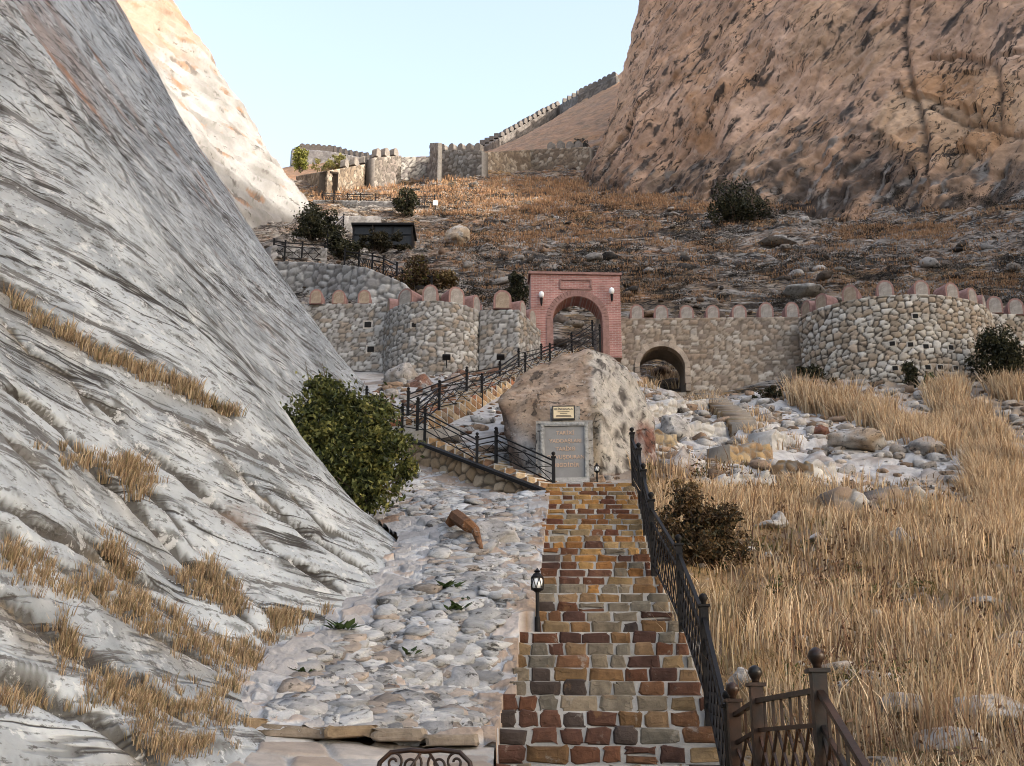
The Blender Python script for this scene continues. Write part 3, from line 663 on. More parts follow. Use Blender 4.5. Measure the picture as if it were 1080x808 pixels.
# ------------------------------------------------------------------ main stair
def project(p):
    x, y, z = p; d = y*CP + z*SP; yc = -y*SP + z*CP
    return 540 + FPX*x/d, 404 - FPX*yc/d
_LE = A([(500,581),(560,573),(659,562),(660,546),(731,541),(732,528),(812,519),(900,500)])
_RE = A([(500,667),(602,690),(603,697),(648,711),(649,720),(725,742),(726,750),(812,767),(900,785)])
def stair_edges(y):
    z = float(st_z(y)); v = project((0, y, z))[1]
    t = P(540, v, y); k = y/ray(540, v).y
    return (np.interp(v, _LE[:, 0], _LE[:, 1])-540)/FPX*k, (np.interp(v, _RE[:, 0], _RE[:, 1])-540)/FPX*k
def stone_poly(w, h, r, jit):
    """irregular rounded rectangle, counter-clockwise, centred"""
    pts = []
    c = min(w, h)*.17
    for cx, cz, a0 in ((w/2-c, -h/2+c, -90), (w/2-c, h/2-c, 0), (-w/2+c, h/2-c, 90), (-w/2+c, -h/2+c, 180)):
        for k in range(3):
            a = R(a0+k*45); pts.append((cx+c*math.cos(a)+r.uniform(-jit, jit), cz+c*math.sin(a)+r.uniform(-jit, jit)))
    return pts
def stone(mb, c, w, h, d, r, col, T=(1, 0, 0), Nn=(0, -1, 0), mi=1, jit=.018):
    """a dressed stone whose slightly domed face looks along Nn"""
    poly = stone_poly(w, h, r, jit); T = A(T); Nn = A(Nn); Z = A((0, 0, 1)); c = A(c); n = len(poly)
    V = []
    for sc_, dep in ((1.0, -d), (1.0, -.012), (.86, .006), (.5, .012+r.uniform(-.004, .006))):
        for x, z in poly: V.append(c + T*x*sc_ + Z*z*sc_ + Nn*(dep+r.uniform(-.003, .003)))
    F = []
    for k in range(3):
        for j in range(n): F.append((k*n+j, k*n+(j+1) % n, (k+1)*n+(j+1) % n, (k+1)*n+j))
    F.append(tuple(range(3*n, 4*n)))
    mb.add(V, F, mi, col)
PAL_LOW = [(.058,.028,.019),(.076,.036,.023),(.047,.024,.018),(.10,.050,.026),(.125,.103,.076),(.105,.092,.072),(.042,.031,.026),(.145,.115,.08),(.085,.037,.020),(.15,.095,.052),(.062,.030,.020),(.145,.088,.042),(.115,.065,.030),(.16,.11,.06)]
PAL_UP = [(.21,.105,.033),(.17,.078,.026),(.23,.135,.052),(.135,.058,.023),(.17,.122,.068),(.09,.040,.021),(.15,.112,.070),(.21,.14,.068),(.075,.03,.018)]
stair = empty('stone_staircase', (ST_B[0], ST_B[1], ST_B[2]), 'long straight staircase of red, ochre and grey stones with white mortar rising to the boulder', 'staircase')
rr = random.Random(3)
run = (ST_T[1]-ST_B[1])/NST; rise = (ST_T[2]-ST_B[2])/NST
O = A(stair.location)
for k in range(-4, NST+1):
    y = ST_B[1] + k*run; zt = ST_B[2] + k*rise + .0; zb = zt - rise
    xl, xr = stair_edges(min(max(y, 9.5), 22.4))
    dep = run+.25 if k < NST else 1.5
    mb = MB()
    mb.box(A(((xl+xr)/2, y+dep/2+.012, zt-.5-.004))-O, (xr-xl, dep, 1.0), None, 0, A((.29,.28,.265))*rr.uniform(.8, 1.15))
    up = min(1, max(0, (k-13)/9))
    x = xl - rr.uniform(.0, .10)
    thin = k > 15 and rr.random() < .0
    while x < xr-.05:
        w = rr.uniform(.17, .39)
        if x+w > xr-.10: w = xr-x+rr.uniform(-.02, .02)
        pal = PAL_UP if rr.random() < up else PAL_LOW
        c = A(rr.choice(pal))*rr.uniform(.8, 1.25)
        gap = rr.uniform(.014, .036)
        if rr.random() < .10 and w > .3:
            hs2 = rise*.45
            stone(mb, A((x+w/2, y, zb+hs2*.5))-O, w-gap, hs2-.012, .2, rr, c)
            stone(mb, A((x+w/2, y, zb+rise*.72))-O, w-gap-.02, rise*.5-.02, .2, rr, A(rr.choice(pal)))
        else:
            hh = rise-rr.uniform(.010, .024)
            stone(mb, A((x+w/2, y+rr.uniform(-.008, .012), zb+rise/2+rr.uniform(-.004, .008)))-O, w-gap, hh, .26, rr, c)
        x += w
    mb.build('step', [M_mortar, M_step], stair)

# ------------------------------------------------------------------ rubble path on the left
FL2a, FL2b = A(P(582, 524, 22.9)), A(P(430, 475, 28.2))
ys = 10.15 + 20.85*np.linspace(0, 1, 860)**1.35; ns_ = 300
ysl = A(SLB)[:, 1]; xsl = A(SLB)[:, 0]
xl_ = np.interp(ys, ysl[:9], xsl[:9]) - .9
xr_ = np.array([stair_edges(y)[0]+.28 if y <= 22.4 else np.interp(y, [22.4, 22.9, 28.2, 31], [stair_edges(22.4)[0]+.05, FL2a[0], FL2b[0], FL2b[0]-1.5]) for y in ys])
tt = np.linspace(0, 1, ns_)
PX = xl_[:, None]*(1-tt) + xr_[:, None]*tt; PY = np.repeat(ys[:, None], ns_, 1)
ptsn = np.stack([PX, PY, PX*0], -1)
zp = tz(PX, PY)
ze = st_z(PY)-.10
edge_w = sstep(1.1, .0, (xr_[:, None]-PX)); edge_w = np.where(PY <= 22.6, edge_w, 0)
zp = zp*(1-edge_w) + np.minimum(np.maximum(zp, ze-.1), ze+.05)*edge_w + .16
wx = PX + .25*fbm(ptsn*1.3, 3, 201); wy = PY + .25*fbm(ptsn*1.3, 3, 202)
f1a, eda, ia, ja, oxa, oya = worley(wx/.50+wy*.25, wy/.40-wx*.2, 11)
f1b, edb, ib, jb, oxb, oyb = worley(wx/.24, wy/.19, 12)
big = sstep(.40, .55, fbm(ptsn*.45, 3, 203)*.5+.5)
sta = sstep(.02, .11, eda); stb = sstep(.02, .14, edb)
joint = -.035
ha = sta*(.02+.07*ia + (ja-.5)*.12*oxa + (ia-.5)*.16*oya); hb = stb*(.01+.045*ib + (jb-.5)*.10*oxb + (ib-.5)*.12*oyb)
hgt = ha*big + hb*(1-big) + .05*fbm(ptsn*.9, 3, 204) + .020*fbm(ptsn*7, 4, 205) + .012*ridged(ptsn*A((14, 10, 1)), 2, 209)
PZ = zp + hgt
_xl = np.array([stair_edges(y)[0] if y <= 22.4 else 99 for y in ys])[:, None]
PZ = np.where(PX > _xl+.03, PZ-.6, PZ)
PZ = PZ - .42*sstep(21.8, 23.6, PY)*sstep(3.2, .6, xr_[:, None]-PX)*(PY > 21)
idd = np.where(big > .5, ia, ib); jdd = np.where(big > .5, ja, jb); stm = np.where(big > .5, sta, stb)
sc_ = mixc((.36,.35,.335), (.26,.245,.232), sstep(.2, .8, idd)); sc_ = mixc(sc_, (.34,.255,.19), sstep(.72, .9, jdd)*.8); sc_ = mixc(sc_, (.20,.125,.085), sstep(.93, .97, jdd)*.8)
nearst = np.clip(sstep(1.3, .1, xr_[:, None]-PX)*sstep(.3, .6, idd+.35*fbm(ptsn*1.2, 2, 206)), 0, 1); sc_ = mixc(sc_, (.26,.175,.11), nearst*.8)
pc = mixc((.36,.36,.36), sc_, stm)*A((.93,.95,.98))
pc = mixc(pc, (.12,.11,.10), sstep(.05, .01, np.where(big > .5, eda, edb))*.75*sstep(-.2, .2, fbm(ptsn*1.7, 2, 210)))
PG = np.stack([PX, PY, PZ], -1)
path = link('rubble_path', np_mesh('rubble_path', PG.reshape(-1, 3), grid_faces(*PX.shape), pc.reshape(-1, 3), smooth=False), M_rubble)
tag(path, kind='structure')
_pb = bvh_of(PG)
def pz(x, y):
    h = _pb.ray_cast(Vector((x, y, 100)), Vector((0, 0, -1)))
    return h[0].z if h[0] is not None else gz(x, y)
# stone kerb across the foot of the path, and the landing below it
kerbo = empty('stone_kerb', (-1.4, 10.1, .2), 'low tan stone kerb across the foot of the rubble path', 'kerb'); rk = random.Random(5); x = -2.55
while x < -.15:
    w = rk.uniform(.28, .62)
    yk = 10.12 + .08*math.sin(x*2.0); z0 = pz(x+w/2, 10.35)
    kerb = MB(); stone(kerb, A((x+w/2, yk-.02, z0-.06+rk.uniform(-.015, .015)))-A(kerbo.location), w+.015, rk.uniform(.085, .115), .34, rk, A(rk.choice([(.20,.145,.09),(.24,.19,.13),(.15,.11,.075),(.19,.155,.12)])), mi=0, jit=.028); kerb.build('kerb_stone', M_step, kerbo)
    x += w
lx = np.linspace(-3.4, float(stair_edges(10.6)[0])+.02, 120); ly = np.linspace(8.7, 10.25, 70)
LX, LY = np.meshgrid(lx, ly); lp = np.stack([LX, LY, LX*0], -1)
f1, ed, i1, i2, ox, oy = worley(LX/.55+.2*fbm(lp, 2, 207), LY/.42, 15)
LZ = .225 + (LY-10.2)*.24 - 1.3*sstep(9.0, 8.8, LY) + sstep(-.6, -2.6, LX)*.12 + .03*sstep(.03, .15, ed)*(.5+i1) + .02*fbm(lp*2, 3, 208)
lc = mixc((.30,.29,.275), mixc((.33,.32,.305), (.24,.19,.15), i2), sstep(.03, .12, ed))
tag(link('stone_landing', np_mesh('stone_landing', np.stack([LX, LY, LZ], -1).reshape(-1, 3), grid_faces(70, 120), lc.reshape(-1, 3)), M_rubble), kind='structure')

# ------------------------------------------------------------------ iron railings
def add_post(root, O, base, h, w, mat, ball=True):
    mb = MB(); b = A(base)-O
    mb.box(b+A((0, 0, h/2-.15)), (w, w, h+.3)); mb.box(b+A((0, 0, h+.012)), (w*1.45, w*1.45, .024))
    p = mb.build('post', mat, root)
    if ball:
        r = w*.62
        fb = MB().lathe(b+A((0, 0, h+.024)), [(w*.32, 0), (w*.30, .02), (r*.62, .02+r*.25), (r, .02+r*.95), (r*.8, .02+r*1.55), (r*.35, .02+r*1.9), (.004, .02+r*1.98)], 12)
        fb.build('finial', mat, p, smooth=True)
def railing(name, label, cat, posts, h, w=.06, mat=None, style='lattice', bar=.028, spans=None, group=None, ball=True, thin=.016):
    """posts: 3-D base points; each bay is top rail, mid rail, foot rail and a filling"""
    mat = mat or M_iron
    posts = [A(p) for p in posts]; O = posts[0]
    root = empty(name, tuple(O), label, cat, group)
    for p in posts: add_post(root, O, p, h, w, mat, ball)
    for i in range(len(posts)-1):
        if spans is not None and i not in spans: continue
        a, b = posts[i]-O, posts[i+1]-O
        Z = lambda z: A((0, 0, z))
        MB().bar(a+Z(h*.90), b+Z(h*.90), bar*1.5, bar*1.2).build('top_rail', mat, root)
        m = MB(); lo, mi_ = h*.10, h*.70
        MB().bar(a+Z(mi_), b+Z(mi_), bar, bar).build('rail', mat, root); MB().bar(a+Z(lo), b+Z(lo), bar, bar).build('rail', mat, root)
        L = np.linalg.norm((b-a)[:2]); f = MB()
        if style == 'lattice':
            n = max(2, int(L/.22)); sp = 2
            for k in range(-sp, n+1):
                for s in (0, 1):
                    t0, t1 = k/n, (k+sp)/n; z0, z1 = (lo, mi_) if s == 0 else (mi_, lo)
                    q0, q1 = max(t0, 0), min(t1, 1)
                    if q1-q0 < 1e-3: continue
                    za = z0+(z1-z0)*(q0-t0)/(t1-t0); zb_ = z0+(z1-z0)*(q1-t0)/(t1-t0)
                    f.bar(a+(b-a)*q0+Z(za), a+(b-a)*q1+Z(zb_), thin, thin)
            for k in range(1, max(2, int(L/.20))):
                t = k/max(2, int(L/.20)); f.bar(a+(b-a)*t+Z(mi_), a+(b-a)*t+Z(h*.90), thin, thin)
        else:
            nb = max(1, round(L/1.1))
            for k in range(nb):
                p0, p1 = a+(b-a)*k/nb, a+(b-a)*(k+1)/nb
                f.bar(p0+Z(lo), p1+Z(mi_), thin, thin); f.bar(p0+Z(mi_), p1+Z(lo), thin, thin)
            f.bar(a+Z(h*.40), b+Z(h*.40), thin, thin)
        f.build('lattice', mat, root)
    return root
pr = []
for y, u, vt in ((22.4,667,471),(20.6,674,0),(18.6,678,0),(16.4,686,533),(14.0,715,579),(11.7,741,636)):
    z = float(st_z(y)); k = y/ray(540, project((0, y, z+1.0))[1]).y
    xe = {22.4: P(667,471,22.4).x, 20.6: P(674,486,20.6).x, 18.6: P(679,507,18.6).x, 16.4: P(687,535,16.4).x, 14.0: P(716,580,14.0).x, 11.7: P(742,637,11.7).x}[y]
    pr.append((xe, y, z-.02))
pr += [(P(768,742,9.7).x, 9.7, P(768,742,9.7).z-1.03), (P(797,722,9.0).x, 9.0, P(797,724,9.0).z-1.03), (P(862,706,7.5).x, 7.5, P(862,706,7.5).z-1.05), (1.78, 5.0, -1.55)]
railing('iron_railing', 'black iron lattice railing with bronzed ball finials down the right edge of the long staircase', 'railing', pr[:6]+[pr[6]], 1.0, .075, M_iron, 'lattice', .026, thin=.012)
railing('iron_railing', 'bronzed lattice railing with ball topped posts at the foot of the staircase beside dry grass', 'railing', [(pr[6][0]+.01, 9.54, pr[6][2])]+pr[7:], 1.03, .09, M_rusty, 'lattice', .028, thin=.017)

# ------------------------------------------------------------------ second flight, its retaining wall and third flight
def flight(name, label, a, b, width, n, hgt, pal, seed, side=1, apron=.8):
    """steps from a (low) to b (high); width to the side (+1: left of the walking direction)"""
    a, b = A(a), A(b); d = b-a; L = np.linalg.norm(d[:2]); T = A((d[0]/L, d[1]/L, 0)); S = A((-T[1], T[0], 0))*side
    root = empty(name, tuple(a), label, 'staircase'); r = random.Random(seed)
    for k in range(n):
        p = T*(L*k/n); z1 = d[2]*(k+1)/n; z0 = d[2]*k/n
        mb = MB(); ln = L/n
        Rm = np.stack([T, S, A((0, 0, 1))], 1)
        if np.linalg.det(Rm) < 0: Rm = np.stack([T, -S, A((0, 0, 1))], 1)
        mb.box(p+T*(ln/2+.1)+S*width/2+A((0, 0, z1-apron/2-.006)), (ln+.2, width-.02, apron), Rm, 0, (.43,.40,.36))
        x = 0.0
        while x < width-.05:
            w = min(r.uniform(.22, .45), width-x)
            stone(mb, p+S*(x+w/2)+A((0, 0, (z0+z1)/2)), w-.035, (z1-z0)-.025, .2, r, A(r.choice(pal))*r.uniform(.8, 1.2), T=S*(1 if side > 0 else -1)*-1, Nn=-T)
            x += w
        # side stones seen from below
        for sdir, off in ((-S, 0.0), (S, width)):
            stone(mb, p+T*ln/2+S*off+A((0, 0, (z0+z1)/2-.01)), ln-.03, (z1-z0)-.02, .15, r, A(r.choice(pal))*r.uniform(.8, 1.2), T=T, Nn=sdir)
            stone(mb, p+T*ln/2+S*off+A((0, 0, z0-.13)), ln-.02, .22, .15, r, A(r.choice(pal))*r.uniform(.7, 1.1), T=T, Nn=sdir)
        mb.build('step', [M_mortar, M_step], root)
    return root
PAL_BR = [(.30,.19,.095),(.24,.14,.075),(.34,.25,.15),(.20,.115,.07),(.28,.21,.14),(.36,.27,.17)]
flight('stone_staircase', 'short stone flight climbing left above the rubble path behind a black kerb', FL2a+A((.25,.25,.0)), FL2b+A((.25,.25,.30)), 1.15, 14, 0, PAL_BR, 21, side=-1)
F3a, F3b = A(P(452, 447, 29.2)), A(P(612, 371, 43.4))
flight('stone_staircase', 'narrow stone flight between two black railings climbing to the pink brick gate', F3a, F3b, 1.3, 34, 0, PAL_BR+[(.30,.13,.07)], 22, side=1, apron=1.6)
# landing between the flights
def slab_mesh(name, poly, z, th, mat, col, label=None, cat=None, kind=None):
    n = len(poly); mb = MB(); mb.add([(x, y, z) for x, y in poly]+[(x, y, z-th) for x, y in poly], [tuple(range(n)), tuple(range(2*n-1, n-1, -1))]+[(i, i+n, (i+1) % n+n, (i+1) % n) for i in range(n)], 0, col)
    return tag(mb.build(name, mat), label, cat, None, kind)
slab_mesh('stair_landing', [(-2.4,28.4),(-1.3,28.0),(-1.3,29.2),(-2.4,30.2),(-3.6,30.6),(-4.0,29.8)], F3a[2]-.42, .25, M_rubble, (.40,.35,.29), kind='structure')

def masonry_cols(u, v, size, seed, pal, mort, warp=.25, asp=1.35):
    p = np.stack([u, v, u*0], -1)
    wu = u + warp*size*fbm(p/size*.6, 2, seed+1); wv = v + warp*size*fbm(p/size*.6, 2, seed+2)
    f1, ed, i1, i2, ox, oy = worley(wu/(size*asp), wv/size, seed, .82)
    m = sstep(.07, .20, ed)
    pal = A(pal); c = pal[np.clip((i1*len(pal)).astype(int), 0, len(pal)-1)]*(.82+.36*i2)[..., None]
    return mixc(np.broadcast_to(A(mort), c.shape), c, m), sstep(.03, .30, ed)*(.55+.45*i2)
def wall_strip(name, path2, z0, z1, depth, size, pal, mort, seed, mat, res=.06, relief=.05, parent=None, O=(0, 0, 0), hole=None, ragged=0.0):
    """a stone wall along path2 (x,y points, front on the right of the walking direction left->right seen from the camera), real thickness"""
    pth = A(path2); seg = np.concatenate([[0], np.cumsum(np.linalg.norm(np.diff(pth, axis=0), axis=1))]); L = seg[-1]
    nx_ = max(4, int(L/res)); t = np.linspace(0, L, nx_); X = np.interp(t, seg, pth[:, 0]); Y = np.interp(t, seg, pth[:, 1])
    T = np.stack([np.gradient(X), np.gradient(Y)], 1); T /= np.linalg.norm(T, axis=1, keepdims=True); Nn = np.stack([T[:, 1], -T[:, 0]], 1)
    z0a = np.interp(t, seg, z0) if hasattr(z0, '__len__') else np.full(nx_, z0)
    z1a = np.interp(t, seg, z1) if hasattr(z1, '__len__') else np.full(nx_, z1)
    if ragged: z1a = z1a + ragged*(fbm(np.stack([t*1.6, t*0, t*0+seed], 1), 4, seed)-.2)
    nz_ = max(4, int((z1a-z0a).max()/res)); s = np.linspace(0, 1, nz_)
    Z = z0a[None]*(1-s[:, None]) + z1a[None]*s[:, None]
    U = np.repeat(t[None], nz_, 0)
    C, H = masonry_cols(U, Z, size, seed, pal, mort)
    Dp = relief*H*np.minimum(1, np.minimum(U, L-U)/.15+.0)
    Gx = X[None]+Nn[None, :, 0]*Dp; Gy = Y[None]+Nn[None, :, 1]*Dp
    V = np.stack([Gx, Gy, Z], -1) - A(O)
    F = grid_faces(nz_, nx_)
    if hole is not None:
        cx, hw, zb, zs = hole          # arch opening: centre along the wall, half width, sill, springing
        ctr = (U[:-1, :-1]+U[1:, 1:])/2-cx; cz = (Z[:-1, :-1]+Z[1:, 1:])/2
        inside = (np.abs(ctr) < hw) & (cz > zb) & ((cz < zs) | (ctr**2+(cz-zs)**2 < hw*hw))
        F = F[~inside.ravel()]
    Vb = np.stack([np.repeat((X-Nn[:, 0]*depth)[None], 2, 0), np.repeat((Y-Nn[:, 1]*depth)[None], 2, 0), np.stack([z0a, z1a])], -1) - A(O)
    n0 = V.reshape(-1, 3).shape[0]
    V = np.concatenate([V.reshape(-1, 3), Vb.reshape(-1, 3)]); C = np.concatenate([C.reshape(-1, 3), np.tile(A(mort)*.9, (2*nx_, 1))])
    tb = (nz_-1)*nx_ + np.arange(nx_-1); bb = n0+nx_+np.arange(nx_-1)
    top = np.stack([tb, tb+1, bb+1, bb], 1)
    bk = grid_faces(2, nx_, True)+n0
    if hole is not None:
        q = np.arange(nx_-1); bk = bk[np.abs((t[:-1]+t[1:])/2-cx) > hw]
    ends = np.array([[0, (nz_-1)*nx_, n0+nx_, n0], [nx_-1, n0+nx_-1, n0+2*nx_-1, nz_*nx_-1]])
    return link(name, np_mesh(name, V, [F, top, bk, ends], C), mat, parent)
PAL_RET = [(.36,.27,.18),(.42,.34,.25),(.30,.22,.14),(.38,.31,.22)]
rw = empty('retaining_wall', tuple(FL2a), 'low wall of rounded tan stones under a black kerb along the short flight', 'wall')
wall_strip('stonework', [(FL2b[0], FL2b[1]), (FL2a[0], FL2a[1])], [FL2b[2]-.9, FL2a[2]-.5], [FL2b[2]+.26, FL2a[2]+.02], .2, .30, PAL_RET, (.13,.105,.08), 31, M_rubble, res=.03, relief=.07, parent=rw, O=FL2a)
MB().bar(A((0, -.03, .05)), FL2b-FL2a+A((0, -.03, .29)), .26, .07).build('kerb_cap', M_iron, rw)
# railings of the second flight
def base(u, v, Y): return tuple(P(u, v, Y))
railing('iron_railing', 'short black railing at the corner of the staircase in front of the inscribed stone', 'railing', [base(584,512,23.4), base(523,482,25.8)], .58, .07, M_iron, 'x', .024, thin=.013)
railing('iron_railing', 'black railing rising left from the inscribed boulder towards the green bush', 'railing', [base(523.5,482.5,25.9), base(503,487,25.6), base(448,456,28.0), base(424,452,29.0), base(386,432,30.6)], .56, .065, M_iron, 'x', .024, thin=.013)
railing('iron_railing', 'near railing of the narrow flight climbing to the brick gate', 'railing', [base(440,452,28.6), base(463,432,30.2), base(508,422,33.0), base(554,397,37.0), base(580,385,39.6), base(633,363,43.4)], .70, .075, M_iron, 'x', .026, thin=.016)
railing('iron_railing', 'far railing of the narrow flight below the walls of the left round tower', 'railing', [base(430,440,30.0), base(492,414,34.0), base(527,406,36.8), base(547,391,38.8), base(571,385,40.6), base(603,372,42.6), base(625,358,44.0)], .70, .075, M_iron, 'x', .026, thin=.016)

# ------------------------------------------------------------------ fortress walls, towers, gate
M_brick = None
def make_brick():
    m, nt, b = mat_new('pink_brick'); L = nt.links.new
    tc = N(nt, 'ShaderNodeTexCoord'); mp = N(nt, 'ShaderNodeMapping'); mp.inputs['Rotation'].default_value = (R(90), 0, 0)
    L(tc.outputs['Object'], mp.inputs[0])
    br = N(nt, 'ShaderNodeTexBrick', Scale=1.0); br.inputs['Brick Width'].default_value = .24; br.inputs['Row Height'].default_value = .075; br.inputs['Mortar Size'].default_value = .008
    br.inputs['Color1'].default_value = (.39,.195,.165,1); br.inputs['Color2'].default_value = (.29,.135,.112,1); br.inputs['Mortar'].default_value = (.42,.33,.30,1)
    L(mp.outputs[0], br.inputs['Vector'])
    n1 = N(nt, 'ShaderNodeTexNoise', Scale=1.6, Detail=6.0); L(tc.outputs['Object'], n1.inputs['Vector'])
    mr = N(nt, 'ShaderNodeMapRange'); mr.inputs['From Min'].default_value = .3; mr.inputs['From Max'].default_value = .7; mr.inputs['To Min'].default_value = .78; mr.inputs['To Max'].default_value = 1.25; L(n1.outputs[0], mr.inputs[0])
    ml = N(nt, 'ShaderNodeVectorMath', operation='SCALE'); L(br.outputs['Color'], ml.inputs[0]); L(mr.outputs[0], ml.inputs['Scale']); L(ml.outputs[0], b.inputs['Base Color'])
    bp = N(nt, 'ShaderNodeBump', Strength=.6, Distance=.015); bp.invert = True; L(br.outputs['Fac'], bp.inputs['Height']); L(bp.outputs[0], b.inputs['Normal']); b.inputs['Roughness'].default_value = .9
    return m
M_brick = make_brick()
M_pink = mat_plain('pink_brick_rim', (.30,.175,.15), rough=.9, second=(.215,.12,.10), nscale=7, bump=.5, bscale=25, bdist=.02)
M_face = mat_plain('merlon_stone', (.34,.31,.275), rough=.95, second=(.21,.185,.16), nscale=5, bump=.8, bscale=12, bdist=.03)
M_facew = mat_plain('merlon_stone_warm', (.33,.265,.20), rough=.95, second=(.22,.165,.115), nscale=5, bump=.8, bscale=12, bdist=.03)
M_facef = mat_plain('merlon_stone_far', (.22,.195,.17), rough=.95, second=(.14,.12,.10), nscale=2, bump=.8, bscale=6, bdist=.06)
M_hole_shade = mat_plain('painted_loophole_shade', (.012,.011,.010), rough=1.0)
def arch_poly(w, h, n=9, z0=0.0):
    r = w/2; zs = h-r
    return [(-r, z0), (r, z0)] + [(r*math.cos(a), zs+r*math.sin(a)) for a in np.linspace(0, math.pi, n)]
def merlon_me(w, h, d, rim, face_m, rim_m):
    mb = MB(); mb.prism(arch_poly(w, h), 0, d, 0)
    mb.prism(arch_poly(w-2*rim, h-rim, z0=.02), -.012, .02, 1)
    o = mb.build('merlon', [rim_m, face_m]); me = o.data; bpy.data.objects.remove(o); return me
ME_M = merlon_me(.62, .66, .62, .075, M_face, M_pink); ME_MW = merlon_me(.62, .66, .62, .075, M_facew, M_pink)
def add_merlon(root, O, p, rz, me=None, sc=1.0):
    o = bpy.data.objects.new('merlon', me or ME_M); COL.objects.link(o); o.parent = root
    o.location = tuple(A(p)-A(O)); o.rotation_euler = (0, 0, rz+random.uniform(-.04, .04)); o.scale = (sc*random.uniform(.86, .99), sc, sc*random.uniform(.88, 1.04)); return o
def loophole(root, O, p, rz, s=.20):
    mb = MB(); mb.box((0, .02, 0), (s*1.5, .05, s*1.35), None, 0, (.42,.38,.33)); mb.box((0, .0, 0), (s, .06, s*.85), None, 1)  # flush near-black box paints the shade inside the opening; no hole is cut
    o = mb.build('loophole', [M_wall, M_hole_shade], root, tuple(A(p)-A(O))); o.rotation_euler = (0, 0, rz); return o
PAL_W = [(.29,.235,.18),(.34,.29,.235),(.25,.19,.14),(.30,.245,.19),(.38,.34,.29),(.22,.175,.14)]
PAL_T = [(.36,.32,.265),(.42,.385,.33),(.29,.235,.175),(.46,.43,.385),(.33,.265,.20)]
PAL_G = [(.29,.275,.255),(.34,.325,.305),(.24,.225,.205),(.38,.37,.35),(.27,.225,.18)]
ZT = P(640, 335, 44.5)[2]
# right-hand stretch with the arched passage
a, b = P(630, 380, 44.6), P(852, 380, 44.7)
w3 = empty('fortress_wall', (a.x, a.y, ZT-3.2), 'tan fieldstone curtain wall with a dark arched passage, right of the brick gate', 'wall'); O = A(w3.location)
ca = P(699.5, 412, 44.6); hw = 25.0/FPX*46.6; cx = ca.x-a.x; zb = P(700, 413, 44.6)[2]; zs = P(700, 365, 44.6)[2]-hw
wall_strip('stonework', [(a.x, a.y), (b.x, b.y)], 12.8, [ZT-.02, ZT+.10], 1.6, .215, PAL_W, (.15,.118,.09), 41, M_wall, parent=w3, O=O, hole=(cx, hw, zb, zs))
def arch_parts(root, O, c, hw, zs, zb, depth, ring, col, mat, seed, tunnel_col):
    r = random.Random(seed); mb = MB(); n = 15
    for k in range(n):
        a0 = math.pi*(k+.5)/n; p = A((c[0]+math.cos(a0)*(hw+ring*.35), c[1], zs+math.sin(a0)*(hw+ring*.35)))-O
        ca_, sa = math.cos(a0), math.sin(a0); Rm = np.array([[ca_, 0, -sa], [0, 1, 0], [sa, 0, ca_]])
        mb.box(p+A((0, .12, 0)), (ring, .40, (hw+ring)*math.pi/n*.90), Rm, 0, A(col)*r.uniform(.75, 1.15))
    for sx in (-1, 1):
        z = zb
        while z < zs:
            h = min(r.uniform(.22, .34), zs-z); mb.box(A((c[0]+sx*(hw+ring*.35), c[1]+.12, z+h/2))-O, (ring*r.uniform(.9, 1.2), .40, h-.025), None, 0, A(col)*r.uniform(.75, 1.15)); z += h
    mb.build('arch_ring', mat, root)
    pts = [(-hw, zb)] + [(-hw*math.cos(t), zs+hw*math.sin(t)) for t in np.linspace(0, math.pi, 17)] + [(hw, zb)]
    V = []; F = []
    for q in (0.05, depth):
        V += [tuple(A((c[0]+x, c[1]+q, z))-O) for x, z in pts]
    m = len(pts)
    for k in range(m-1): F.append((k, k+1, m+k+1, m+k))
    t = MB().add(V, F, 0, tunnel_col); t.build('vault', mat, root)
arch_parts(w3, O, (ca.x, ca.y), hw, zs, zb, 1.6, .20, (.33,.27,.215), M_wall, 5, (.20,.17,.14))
for u in (672, 697.6, 724.5, 752, 780, 808.7, 836):
    p = P(u, 333, 44.7); add_merlon(w3, O, (p.x, 44.72, ZT+.0+.1*(p.x-a.x)/(b.x-a.x)), 0)
pb_ = MB(); pb_.box(A(((a.x+b.x)/2+.3, 45.55, ZT+.14))-O, (b.x-a.x-1.0, .5, .34), None, 0); pb_.build('parapet', M_pink, w3)
# right round tower and the wall running on from it
tc_ = A((15.25, 44.5)); rx, ry = 3.85, 3.0
t2 = empty('round_tower', (tc_[0], tc_[1], 14), 'broad round bastion of pale cobbles with pink rimmed merlons above the dry grass', 'tower'); O = A(t2.location)
ths = np.radians(np.linspace(188, 372, 60)); ring = [(tc_[0]+rx*math.cos(t), tc_[1]+ry*math.sin(t)) for t in ths]
ZT2 = P(945, 312, 41.6)[2]
wall_strip('stonework', ring, 12.0, ZT2, .9, .225, PAL_T, (.05,.04,.032), 43, M_wall, parent=t2, O=O, relief=.075, res=.05)
V = [tuple(A((x*0+tc_[0]+(x-tc_[0])*.9, tc_[1]+(y-tc_[1])*.9, ZT2-.05))-O) for x, y in ring]
MB().add(V, [tuple(range(len(V)))], 0, (.3,.26,.22)).build('platform', M_wall, t2)
for deg in (196, 212, 233, 254, 275, 295, 313, 331, 350):
    t = R(deg); q = .97
    add_merlon(t2, O, (tc_[0]+rx*q*math.cos(t), tc_[1]+ry*q*math.sin(t), ZT2-.02), math.atan2(ry*math.cos(t), -rx*math.sin(t))+0, ME_MW if deg < 240 else ME_M, 1.12)
